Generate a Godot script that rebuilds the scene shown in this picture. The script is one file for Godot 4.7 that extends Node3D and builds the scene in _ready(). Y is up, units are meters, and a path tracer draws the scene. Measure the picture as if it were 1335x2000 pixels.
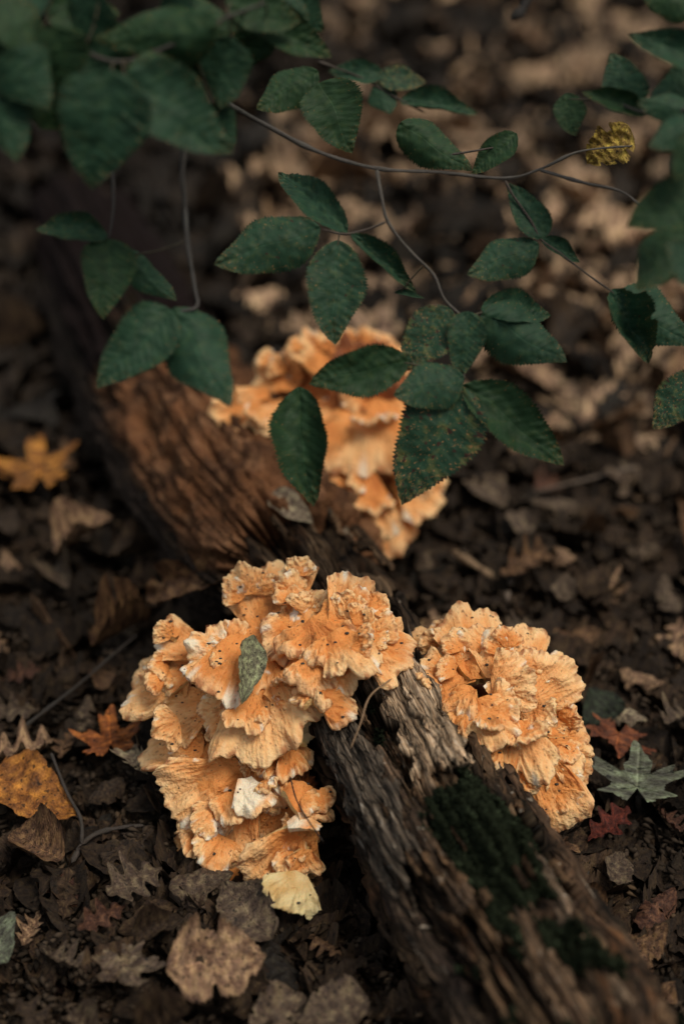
extends Node3D

# ---------------------------------------------------------------- helpers
var eye := Vector3(0, 0.85, 0)
var look := Basis()
var focal_px := 1.0
var ns := FastNoiseLite.new()
var fb := FastNoiseLite.new()
var ce := FastNoiseLite.new()
var rng := RandomNumberGenerator.new()
var taken := {}
var mats := {}
var log_curve: Array[Vector3] = []
var specks_at: Array = []
var landmarks: Array = []
var TO_CAM := Vector3(0, 0.62, 0.78)

func lin(r: float, g: float, b: float) -> Color:
	return Color(r, g, b).linear_to_srgb()

func numbered(called: String) -> String:
	if not taken.has(called):
		taken[called] = 0
		return called
	taken[called] += 1
	return "%s_%03d" % [called, taken[called]]

func thing(called: String, label: String, category: String, where: Vector3, group := "", kind := "") -> Node3D:
	var o := Node3D.new()
	o.name = numbered(called)
	o.position = where
	add_child(o, true)
	tag(o, label, category, group, kind)
	return o

func tag(o: Node3D, label: String, category: String, group := "", kind := "") -> void:
	if label: o.set_meta("label", label)
	if category: o.set_meta("category", category)
	if group: o.set_meta("group", group)
	if kind: o.set_meta("kind", kind)

# a part whose mesh is laid out in world places
func part(parent: Node3D, called: String, mesh: Mesh, mat: Material, label := "") -> MeshInstance3D:
	var o := MeshInstance3D.new()
	o.mesh = mesh
	o.material_override = mat
	o.name = called
	var off := Vector3.ZERO
	var p: Node = parent
	while p != self:
		off += p.position
		p = p.get_parent()
	o.position = -off
	parent.add_child(o, true)
	if label: o.set_meta("label", label)
	return o

func ray(px: float, py: float) -> Vector3:
	return look * Vector3((px - 667.5) / focal_px, (1000.0 - py) / focal_px, -1.0)

func at(px: float, py: float, depth: float) -> Vector3:
	return eye + ray(px, py) * depth

func spot(px: float, py: float, h: float) -> Vector3:
	var d := ray(px, py)
	return eye + d * ((h - eye.y) / d.y)

func pixel(p: Vector3) -> Vector3:
	var q := look.inverse() * (p - eye)
	return Vector3(667.5 - q.x / q.z * focal_px, 1000.0 + q.y / q.z * focal_px, -q.z)

func grid(pos: PackedVector3Array, col: PackedColorArray, uv: PackedVector2Array, nu: int, nv: int) -> ArrayMesh:
	var idx := PackedInt32Array()
	idx.resize((nu - 1) * (nv - 1) * 6)
	var k := 0
	for i in nu - 1:
		for j in nv - 1:
			var a := i * nv + j
			var b := a + nv
			idx[k] = a; idx[k + 1] = b; idx[k + 2] = a + 1
			idx[k + 3] = a + 1; idx[k + 4] = b; idx[k + 5] = b + 1
			k += 6
	return arrays_mesh(pos, col, uv, idx)

func arrays_mesh(pos: PackedVector3Array, col: PackedColorArray, uv: PackedVector2Array, idx: PackedInt32Array) -> ArrayMesh:
	var arr := []
	arr.resize(Mesh.ARRAY_MAX)
	arr[Mesh.ARRAY_VERTEX] = pos
	arr[Mesh.ARRAY_COLOR] = col
	arr[Mesh.ARRAY_TEX_UV] = uv
	arr[Mesh.ARRAY_INDEX] = idx
	var st := SurfaceTool.new()
	st.create_from_arrays(arr)
	st.generate_normals()
	return st.commit()

func ground_h(x: float, z: float) -> float:
	return fb.get_noise_2d(x * 3.0, z * 3.0) * 0.03 + ns.get_noise_2d(x * 14.0 + 5.0, z * 14.0) * 0.006 - 0.004

# ---------------------------------------------------------------- textures and materials
func noise_tex(freq: float, octaves: int, seed_: int, lo := 0.0, hi := 1.0, kind := FastNoiseLite.TYPE_SIMPLEX_SMOOTH, size := 512) -> NoiseTexture2D:
	var n := FastNoiseLite.new()
	n.noise_type = kind
	n.frequency = freq
	n.fractal_octaves = octaves
	n.seed = seed_
	var t := NoiseTexture2D.new()
	t.width = size
	t.height = size
	t.seamless = true
	t.noise = n
	var r := Gradient.new()
	r.offsets = PackedFloat32Array([0.0, 1.0])
	r.colors = PackedColorArray([Color(lo, lo, lo), Color(hi, hi, hi)])
	t.color_ramp = r
	return t

func mat(key: String, rough: float, tint := Color.WHITE) -> StandardMaterial3D:
	var m := StandardMaterial3D.new()
	m.resource_name = key
	m.albedo_color = tint
	m.roughness = rough
	m.vertex_color_use_as_albedo = true
	mats[key] = m
	return m

# colour and relief of a leaf: u runs along the midrib, v across it
func leaf_images(seed_: int, veins: float, spots: float, live: bool) -> Array:
	var w := 512
	var h := 256
	var c := Image.create(w, h, false, Image.FORMAT_RGB8)
	var r := Image.create(w, h, false, Image.FORMAT_RGB8)
	var o := float(seed_) * 17.3
	for i in w:
		for j in h:
			var u := float(i) / w
			var v := absf(float(j) / h - 0.5) * 2.0
			var side := 0.0 if j < h / 2 else 0.5
			var q := (u * veins - v * 2.6)
			var wob := ns.get_noise_2d(u * 9.0 + o, float(j) / h * 5.0) * 0.12
			var fr := absf(fposmod(q + wob, 1.0) - 0.5) * 2.0
			var vein := smoothstep(0.86, 1.0, fr) * 0.7
			vein = maxf(vein, smoothstep(0.035, 0.008, v))
			var n1 := fb.get_noise_2d(u * 7.0 + o, float(j) / h * 4.0 + o)
			var n2 := fb.get_noise_2d(u * 45.0 + o, float(j) / h * 22.0)
			var net := absf(ns.get_noise_2d(u * 60.0 + o, float(j) / h * 30.0))
			var col: Color
			if live:
				var g := 0.85 + n1 * 0.12 + n2 * 0.05 + vein * 0.3
				col = Color(0.022, 0.062, 0.036) * g
				col = col.lerp(Color(0.035, 0.066, 0.028), clampf(n1 * 0.7, 0.0, 0.3))
				if spots > 0.0:
					var e := smoothstep(0.35, 0.95, v) * 0.12 + smoothstep(0.6, 1.0, u) * 0.2
					var s := ns.get_noise_2d(u * 28.0 + o * 2.0, float(j) / h * 22.0 + o)
					var s2 := ns.get_noise_2d(u * 56.0 - o, float(j) / h * 44.0 + o)
					var big := ns.get_noise_2d(u * 12.0 + 3.0 * o, float(j) / h * 7.0)
					col = col.lerp(Color(0.1, 0.11, 0.04), smoothstep(0.1, 0.6, n1 + e) * spots * 0.7)
					col = col.lerp(Color(0.34, 0.17, 0.075), smoothstep(0.92, 1.0, s + e + spots * 0.16))
					col = col.lerp(Color(0.4, 0.19, 0.08), smoothstep(0.95, 1.02, s2 + e + spots * 0.14))
					col = col.lerp(Color(0.045, 0.022, 0.016), smoothstep(0.98, 1.06, big + e * 0.5 + spots * 0.3))
				col = Color(maxf(col.r, 0.0), maxf(col.g, 0.0), maxf(col.b, 0.0)).linear_to_srgb()
			else:
				var g2 := 0.62 + n1 * 0.35 + n2 * 0.22 + vein * 0.16
				col = Color(g2, g2 * (0.97 + n1 * 0.08), g2 * (0.95 + n2 * 0.1))
				var sp := ns.get_noise_2d(u * 18.0 + o, float(j) / h * 10.0)
				if sp > 0.66:
					col = col * 0.45
			col.a = 1.0
			c.set_pixel(i, j, col.clamp())
			var rel := 0.55 + n2 * 0.1 - vein * 0.3 if live else 0.5 + n2 * 0.25 + net * 0.15 + vein * 0.35
			rel = clampf(rel, 0.0, 1.0)
			r.set_pixel(i, j, Color(rel, rel, rel))
	return [ImageTexture.create_from_image(c), ImageTexture.create_from_image(r)]

func make_materials() -> void:
	var grain := noise_tex(0.05, 4, 3)
	var fine := noise_tex(0.02, 5, 8)
	var m := mat("cap", 0.72)
	m.heightmap_enabled = true
	m.heightmap_texture = grain
	m.heightmap_scale = 0.13
	m.uv1_triplanar = true
	m.uv1_scale = Vector3.ONE * 14.0
	m.subsurf_scatter_enabled = true
	m.subsurf_scatter_strength = 0.12
	m.metallic_specular = 0.35
	# wood: fibres run along u
	var w := Image.create(1024, 512, false, Image.FORMAT_RGB8)
	var wr := Image.create(1024, 512, false, Image.FORMAT_RGB8)
	for i in 1024:
		for j in 512:
			var x := i / 1024.0 * TAU
			var cx := cos(x) * 0.9
			var sx := sin(x) * 0.9
			var f1 := 1.0 - absf(ns.get_noise_3d(cx * 0.6, sx * 0.6, j * 0.055))
			var f2 := ns.get_noise_3d(cx * 0.5, sx * 0.5, j * 0.17 + 70.0) * 0.5 + ns.get_noise_3d(cx * 0.75, sx * 0.75, j * 0.42) * 0.3 + ns.get_noise_3d(cx * 0.3, sx * 0.3, j * 0.06) * 0.3
			var f3 := fb.get_noise_3d(cx * 5.0, sx * 5.0, j * 0.2)
			var g := clampf(0.76 + f2 * 0.6 + f3 * 0.07 - pow(f1, 9.0) * 0.4, 0.05, 1.0)
			w.set_pixel(i, j, Color(g, g * (0.97 + f3 * 0.06), g * (0.94 + f3 * 0.12)).clamp())
			var r := clampf(0.6 + f2 * 0.6 + f3 * 0.03 - pow(f1, 7.0) * 0.55, 0.0, 1.0)
			wr.set_pixel(i, j, Color(r, r, r))
	m = mat("wood", 0.88)
	m.albedo_texture = ImageTexture.create_from_image(w)
	m.heightmap_enabled = true
	m.heightmap_texture = ImageTexture.create_from_image(wr)
	m.heightmap_scale = 0.16
	m.metallic_specular = 0.3
	m = mat("punk_wood", 0.92)
	m.heightmap_enabled = true
	m.heightmap_texture = fine
	m.heightmap_scale = 0.7
	m.uv1_triplanar = true
	m.uv1_scale = Vector3.ONE * 9.0
	m.metallic_specular = 0.25
	m = mat("soil", 0.95)
	m.heightmap_enabled = true
	m.heightmap_texture = fine
	m.heightmap_scale = 1.2
	m.uv1_triplanar = true
	m.uv1_scale = Vector3.ONE * 6.0
	m.metallic_specular = 0.2
	mat("moss", 0.95).metallic_specular = 0.15
	mat("crumb", 0.9).metallic_specular = 0.25
	m = mat("twig", 0.75)
	m.heightmap_enabled = true
	m.heightmap_texture = grain
	m.heightmap_scale = 0.1
	m.uv1_triplanar = true
	m.uv1_scale = Vector3.ONE * 30.0
	m = mat("speck", 0.6, lin(0.018, 0.013, 0.01))
	for k in 3:
		var im := leaf_images(k + 1, 13.0, [0.06, 0.34, 1.0][k], true)
		m = mat("live_%d" % k, 0.58)
		m.albedo_texture = im[0]
		m.heightmap_enabled = true
		m.heightmap_texture = im[1]
		m.heightmap_scale = 0.045
		m.backlight_enabled = true
		m.backlight = Color(0.22, 0.3, 0.16)
		m.metallic_specular = 0.28
	mats.live_3 = mats.live_0.duplicate()
	mats.live_3.albedo_color = Color(1.0, 0.96, 0.86)
	var dead := []
	for k in 2:
		dead.append(leaf_images(k + 7, 10.0, 0.0, false))
	var tints := {
		"near_black": [0.028, 0.022, 0.017], "dark_brown": [0.095, 0.062, 0.039], "grey_brown": [0.22, 0.162, 0.114], "brown": [0.28, 0.16, 0.086],
		"reddish_brown": [0.2, 0.092, 0.058], "tan": [0.58, 0.38, 0.24], "pale_tan": [0.74, 0.53, 0.37], "orange": [0.62, 0.2, 0.045],
		"yellow": [0.58, 0.235, 0.045], "amber": [0.6, 0.26, 0.05], "rust": [0.32, 0.1, 0.04], "red": [0.23, 0.045, 0.028], "grey_green": [0.23, 0.27, 0.2], "olive": [0.05, 0.07, 0.045],
		"sallow": [0.8, 0.58, 0.13], "dull_green": [0.5, 0.54, 0.34], "bone": [0.62, 0.52, 0.38],
	}
	var i := 0
	for key in tints:
		var t: Array = tints[key]
		m = mat("dead_" + key, 0.62, lin(minf(t[0] * 1.25, 1.0), t[1] * 1.25, t[2] * 1.25))
		m.albedo_texture = dead[i % 2][0]
		m.heightmap_enabled = true
		m.heightmap_texture = dead[i % 2][1]
		m.heightmap_scale = 0.15
		m.metallic_specular = 0.4
		m.backlight_enabled = true
		m.backlight = Color(0.16, 0.13, 0.1)
		i += 1
	m = mat("litter", 0.68)
	m.albedo_texture = dead[0][0]
	m.heightmap_enabled = true
	m.heightmap_texture = dead[0][1]
	m.heightmap_scale = 0.15
	m.metallic_specular = 0.35

# ---------------------------------------------------------------- leaves: base at the origin, tip at +x 1, blade across z, +y up
func leaf_width(shape: String, t: float, s: float) -> float:
	match shape:
		"beech":
			return 0.5 * pow(sin(PI * pow(t, 0.82)), 0.8) * (1.0 - 0.12 * t)
		"birch":
			return 0.5 * pow(maxf(sin(PI * pow(t, 0.62)), 0.0), 0.85)
		"strip":
			return 0.5 * pow(sin(PI * clampf(t, 0.0, 1.0)), 0.35)
		"oak":
			var e := pow(sin(PI * pow(t, 1.25)), 0.7)
			return 0.5 * e * (0.66 + 0.34 * sin(t * 24.0 + s * 2.0 + 0.6))
	return 0.3

func leaf_mesh(shape: String, sd: int, cup: float, bend: float, crumple: float, veins := 12.0, pleat := 0.005, bites := 0.0, rows := 56, cols := 13, rag := 0.16, teeth := 0.025) -> ArrayMesh:
	if shape == "maple":
		return maple_mesh(sd, cup, bend, crumple)
	var pos := PackedVector3Array()
	var col := PackedColorArray()
	var uv := PackedVector2Array()
	var o := sd * 7.77
	for i in rows:
		var t := float(i) / (rows - 1)
		for j in cols:
			var a := float(j) / (cols - 1) * 2.0 - 1.0
			var s := signf(a)
			var w := leaf_width(shape, t, s * 0.3 + sd)
			if shape != "strip":
				w += w * (fposmod(t * veins * (2.0 if rows < 100 else 2.6), 1.0) - 0.5) * teeth
			w *= 1.0 + ns.get_noise_2d(t * 2.0 + o, s * 5.0) * rag
			if bites > 0.0:
				w *= 1.0 - smoothstep(0.25, 0.55, ns.get_noise_2d(t * 4.5 + o * 1.3, s * 9.0)) * bites
			var z := a * w
			var q := absf(z)
			var y := cup * q * q * 2.4 + bend * t * t + (0.5 + 0.5 * cos((t * veins - q * 5.2) * TAU)) * pleat
			y += fb.get_noise_2d(t * 2.4 + o, z * 2.6) * crumple + ns.get_noise_2d(t * 7.0 - o, z * 7.0) * crumple * 0.35
			y -= smoothstep(0.03, 0.0, q) * pleat
			var x := t + absf(a) * 0.004 * sin(t * veins * TAU)
			pos.append(Vector3(x - bend * bend * t * t * 0.3, y, z + ns.get_noise_1d(t * 2.0 + o) * 0.05))
			var g := 0.9 + ns.get_noise_2d(t * 5.0 + o, a * 2.0) * 0.22 - smoothstep(0.9, 1.0, absf(a)) * 0.15
			col.append(Color(g, g, g))
			uv.append(Vector2(t, 0.5 + a * 0.48))
	return grid(pos, col, uv, rows, cols)

func maple_mesh(sd: int, cup: float, bend: float, crumple: float) -> ArrayMesh:
	var pos := PackedVector3Array()
	var col := PackedColorArray()
	var uv := PackedVector2Array()
	var nu := 141
	var nv := 14
	var o := sd * 5.1
	for i in nu:
		var ang := (float(i) / (nu - 1) * 2.0 - 1.0) * 2.75
		var best := 0.0
		var along := 0.0
		for lobe_k in 5:
			var la: float = [0.0, 0.92, -0.92, 1.9, -1.9][lobe_k]
			var ll: float = [1.0, 0.88, 0.88, 0.56, 0.56][lobe_k]
			var d := absf(ang - la)
			var r := ll / (1.0 + pow(d / 0.4, 1.9))
			best = maxf(best, r)
		best = maxf(best, 0.4)
		# side teeth on each lobe
		best *= 1.0 + 0.13 * sin(ang * 17.0 + sd) * smoothstep(0.3, 0.6, best) + ns.get_noise_1d(ang * 6.0 + o) * 0.08
		for j in nv:
			var v := float(j) / (nv - 1)
			var p := Vector2(cos(ang), sin(ang)) * best * v * 0.66
			var vein := 1.0
			for lobe_k in 5:
				var la2: float = [0.0, 0.92, -0.92, 1.9, -1.9][lobe_k]
				vein = minf(vein, absf(ang - la2) * v * 2.0)
			var y := cup * p.length_squared() * 2.0 + bend * v * v * (0.5 + 0.5 * cos(ang)) + fb.get_noise_2d(p.x * 2.6 + o, p.y * 2.6) * crumple - smoothstep(0.08, 0.0, vein) * 0.012
			pos.append(Vector3(p.x + 0.34, y, p.y))
			var g := 0.88 + ns.get_noise_2d(p.x * 6.0 + o, p.y * 6.0) * 0.22 + smoothstep(0.06, 0.0, vein) * 0.15
			col.append(Color(g, g, g))
			uv.append(Vector2(clampf(p.x + 0.34, 0.0, 1.0), clampf(0.5 + p.y * 0.7, 0.0, 1.0)))
	return grid(pos, col, uv, nu, nv)

func leaf_frame(base: Vector3, tip: Vector3, width: float, normal: Vector3) -> Transform3D:
	var x := tip - base
	var l := x.length()
	var f := x / l
	var n := (normal - f * normal.dot(f)).normalized()
	var z := f.cross(n)
	return Transform3D(Basis(f * l, n * l, z * width), base)

# ---------------------------------------------------------------- tubes
func tube(pts: Array, r0: float, r1: float, c0: Color, sides := 8, knobs := 0.12) -> ArrayMesh:
	var curve := Curve3D.new()
	for i in pts.size():
		var a: Vector3 = pts[maxi(i - 1, 0)]
		var b: Vector3 = pts[mini(i + 1, pts.size() - 1)]
		var h := (b - a) * 0.16
		curve.add_point(pts[i], -h, h)
	var l := curve.get_baked_length()
	var n := clampi(int(l / 0.004), 8, 140)
	var pos := PackedVector3Array()
	var col := PackedColorArray()
	var uv := PackedVector2Array()
	for i in n + 1:
		var t := float(i) / n
		var c := curve.sample_baked(t * l, true)
		var d := (curve.sample_baked(minf(t * l + 0.002, l), true) - curve.sample_baked(maxf(t * l - 0.002, 0.0), true)).normalized()
		var s := d.cross(Vector3.UP if absf(d.y) < 0.9 else Vector3.RIGHT).normalized()
		var u := s.cross(d)
		var r := lerpf(r0, r1, t) * (1.0 + 0.35 * exp(-pow((fposmod(c.x * 23.0 + c.y * 17.0, 1.0) - 0.5) * 14.0, 2.0)) + ns.get_noise_3d(c.x * 60.0, c.y * 60.0, c.z * 60.0) * knobs * 2.0)
		if i == 0 or i == n: r *= 0.05
		for j in sides + 1:
			var a2 := TAU * j / sides
			pos.append(c + (s * cos(a2) + u * sin(a2)) * r)
			var g := 0.85 + ns.get_noise_3d(c.x * 120.0 + j, c.y * 120.0, c.z * 120.0) * 0.35
			col.append(Color(c0.r * g, c0.g * g, c0.b * g))
			uv.append(Vector2(t, float(j) / sides))
	return grid(pos, col, uv, n + 1, sides + 1)

# ---------------------------------------------------------------- the log
func log_c(s: float) -> Vector3:
	if s < 0.0: return log_c(0.0) + (log_c(0.02) - log_c(0.0)) * 50.0 * s
	var f := clampf(s, 0.0, 1.0) * (log_curve.size() - 1)
	var i := mini(int(f), log_curve.size() - 2)
	var a: Vector3 = log_curve[maxi(i - 1, 0)]
	var b: Vector3 = log_curve[i]
	var c: Vector3 = log_curve[i + 1]
	var d: Vector3 = log_curve[mini(i + 2, log_curve.size() - 1)]
	return b.cubic_interpolate(c, a, d, f - i)

func log_frame(s: float) -> Array:
	var c := log_c(s)
	var t := (log_c(minf(s + 0.01, 1.0)) - log_c(s - 0.01)).normalized()
	var right := t.cross(Vector3.UP).normalized()
	return [c, t, right, right.cross(t)]

func log_r(s: float, th: float, rear: bool) -> float:
	var m := s * 1.75
	var cx := cos(th)
	var sx := sin(th)
	var o := 40.0 if rear else 0.0
	var R := lerpf(0.062, 0.068, s) if not rear else lerpf(0.074, 0.094, s)
	var big := fb.get_noise_3d(cx * 1.3 + o, sx * 1.3, m * 2.2) * 0.02
	var rid := 1.0 - absf(ns.get_noise_3d(cx * 4.2 + o, sx * 4.2, m * 2.6))
	var mid := 1.0 - absf(ns.get_noise_3d(cx * 11.0, sx * 11.0 + o, m * 6.0 + 9.0))
	var fin := ns.get_noise_3d(cx * 13.0, sx * 13.0 + o, m * 3.0)
	var pit := fb.get_noise_3d(cx * 2.2, sx * 2.2, m * (4.0 if not rear else 14.0))
	var k := 1.5 if not rear else 0.8
	var block := 0.0 if rear else smoothstep(0.1, 0.24, ns.get_noise_3d(cx * 4.5 + 20.0, sx * 4.5, m * 17.0)) * 0.0045 + smoothstep(0.2, 0.3, ns.get_noise_3d(cx * 9.0, sx * 9.0, m * 34.0 + 5.0)) * 0.002
	return R + big - block - pow(rid, 5.0) * 0.016 * k - pow(mid, 6.0) * 0.007 * k + fin * 0.0018 + pit * (0.003 if not rear else 0.012)

func moss_amount(s: float, th: float) -> float:
	var p := Vector2(s * 1.75, th * 0.075)
	var n := fb.get_noise_2d(p.x * 9.0 + 3.0, p.y * 12.0)
	var m := smoothstep(0.285, 0.25, s) * lerpf(0.25, 1.0, smoothstep(0.1, 0.19, s))
	var band := smoothstep(0.68, 0.25, absf(th - 0.08))
	return clampf((m * band * 1.2 + n * 1.0 - 0.42) * 2.6, 0.0, 1.0)

func log_color(s: float, th: float, r: float, rear: bool) -> Color:
	var m := s * 1.75
	var n := fb.get_noise_3d(cos(th) * 3.0, sin(th) * 3.0, m * 5.0)
	var n2 := fb.get_noise_3d(cos(th) * 9.0 + 7.0, sin(th) * 9.0, m * 9.0)
	var c: Color
	if rear:
		n = fb.get_noise_3d(cos(th) * 1.4, sin(th) * 1.4, m * 11.0)
		n2 = fb.get_noise_3d(cos(th) * 3.0 + 7.0, sin(th) * 3.0, m * 30.0)
		c = Color(0.17, 0.076, 0.036).lerp(Color(0.075, 0.037, 0.021), clampf(0.5 + n * 1.5, 0, 1))
		c = c.lerp(Color(0.27, 0.14, 0.075), clampf(n2 * 1.5, 0, 1))
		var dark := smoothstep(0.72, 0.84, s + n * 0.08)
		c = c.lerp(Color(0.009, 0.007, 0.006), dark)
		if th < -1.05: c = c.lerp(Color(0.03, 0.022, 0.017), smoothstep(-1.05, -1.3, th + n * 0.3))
	else:
		c = Color(0.085, 0.058, 0.04).lerp(Color(0.05, 0.036, 0.027), clampf(0.5 + n * 2.0, 0, 1))
		c = c.lerp(Color(0.17, 0.085, 0.042), clampf(n2 * 2.2, 0, 1))
		# pale fibrous crest
		var crest := smoothstep(0.55, 0.2, absf(th - 0.12 + n * 0.35)) * smoothstep(0.24, 0.29, s + n2 * 0.05) * smoothstep(0.5, 0.42, s)
		c = c.lerp(Color(0.62, 0.46, 0.32), clampf(crest * 1.2 + n2 * crest, 0, 1))
		# patches of bare wood showing through lower down
		c = c.lerp(Color(0.24, 0.165, 0.105), smoothstep(0.22, 0.42, ns.get_noise_2d(m * 4.0 + 31.0, th * 2.6)) * 0.75)
		c = c.lerp(Color(0.016, 0.021, 0.014), moss_amount(s, th))
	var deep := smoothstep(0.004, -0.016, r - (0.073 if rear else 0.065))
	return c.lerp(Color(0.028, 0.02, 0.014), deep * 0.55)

func log_body(s0: float, s1: float, rear: bool, nu: int, nv: int) -> ArrayMesh:
	var pos := PackedVector3Array()
	var col := PackedColorArray()
	var uv := PackedVector2Array()
	for i in nu:
		var e := float(i) / (nu - 1)
		for j in nv:
			var th := (float(j) / (nv - 1) * 2.0 - 1.0) * PI
			var jag := fb.get_noise_2d(cos(th) * 9.0, sin(th) * 9.0 + (5.0 if rear else 0.0)) * 0.025
			var s := lerpf(s0 + jag * (1.0 if rear else 0.2), s1 + jag * (0.2 if rear else 1.0), e)
			var f := log_frame(s)
			var r := log_r(s, th, rear)
			var ends := minf(smoothstep(0.0, 0.02, e), smoothstep(1.0, 0.98, e))
			pos.append(f[0] + (f[3] * cos(th) + f[2] * sin(th)) * r * lerpf(0.25, 1.0, ends))
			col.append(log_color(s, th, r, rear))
			uv.append(Vector2(s * 1.75 / 0.22, th * 0.075 / 0.12))
	return grid(pos, col, uv, nu, nv)

# a plate of wood or bark lying along the log, ragged at both ends
func slab(s0: float, s1: float, t0: float, t1: float, lift: float, thick: float, c0: Color, c1: Color, sd: int) -> ArrayMesh:
	var pos := PackedVector3Array()
	var col := PackedColorArray()
	var uv := PackedVector2Array()
	var w := absf(t1 - t0) * 0.075
	var nv := clampi(int(w / 0.0011), 8, 70)
	var nu := clampi(int((s1 - s0) * 1.75 / 0.0022), 14, 160)
	var o := sd * 11.3
	var rows := nv + 5
	for i in nu:
		var e := float(i) / (nu - 1)
		for j in rows:
			var a := clampf(float(j - 2) / (nv - 1), 0.0, 1.0) if j < nv + 3 else 1.0 - float(j - nv - 2) / 2.0
			var under := j < 2 or j >= nv + 2
			if j == 0: a = 0.5
			if j == 1: a = 0.0
			if j == nv + 2: a = 1.0
			if j >= nv + 3: a = 0.5
			var rag := fb.get_noise_2d(a * 6.0 + o, 0.0) * 0.5 + ns.get_noise_2d(a * 14.0 + o, 3.0) * 0.2
			var s := lerpf(s0 + (s1 - s0) * 0.22 * rag, s1 - (s1 - s0) * 0.3 * absf(fb.get_noise_2d(a * 5.0 - o, 9.0)), e)
			var side := (ns.get_noise_2d(e * 6.0 + o, a * 1.5) * 0.22 + ns.get_noise_2d(e * 22.0 + o, a * 1.5) * 0.07) * pow(absf(a * 2.0 - 1.0), 3.0)
			var th := lerpf(t0, t1, a) + side * (t1 - t0)
			var f := log_frame(s)
			var m := s * 1.75
			var rid := 1.0 - absf(ns.get_noise_3d(a * w * 130.0 + o, m * 4.0, 1.0))
			var fin := ns.get_noise_3d(a * w * 240.0, m * 4.0 + o, 4.0)
			var r := lerpf(0.062, 0.068, s) + lift + fb.get_noise_2d(m * 7.0 + o, a * 2.0) * 0.006
			r += sin(a * PI) * thick * 0.5
			var top := r - smoothstep(0.15, 0.3, ns.get_noise_2d(m * 26.0 + o, a * w * 60.0)) * 0.0028 - pow(rid, 5.0) * 0.0042 + fin * 0.0009
			var rr := top - thick if under else top
			if i == 0 or i == nu - 1: rr = r - thick * 0.6
			pos.append(f[0] + (f[3] * cos(th) + f[2] * sin(th)) * rr)
			var g := clampf(0.5 + fb.get_noise_2d(m * 4.0 + o, a * w * 150.0) * 1.3 - pow(rid, 6.0) * 0.25, 0.0, 1.0)
			var c := c0.lerp(c1, g)
			if ns.get_noise_2d(m * 90.0 + o, a * w * 260.0) > 0.8: c = Color(0.5, 0.47, 0.42)
			col.append(c)
			uv.append(Vector2(m / 0.22, th * 0.075 / 0.12))
	return grid(pos, col, uv, nu, rows)

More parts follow.
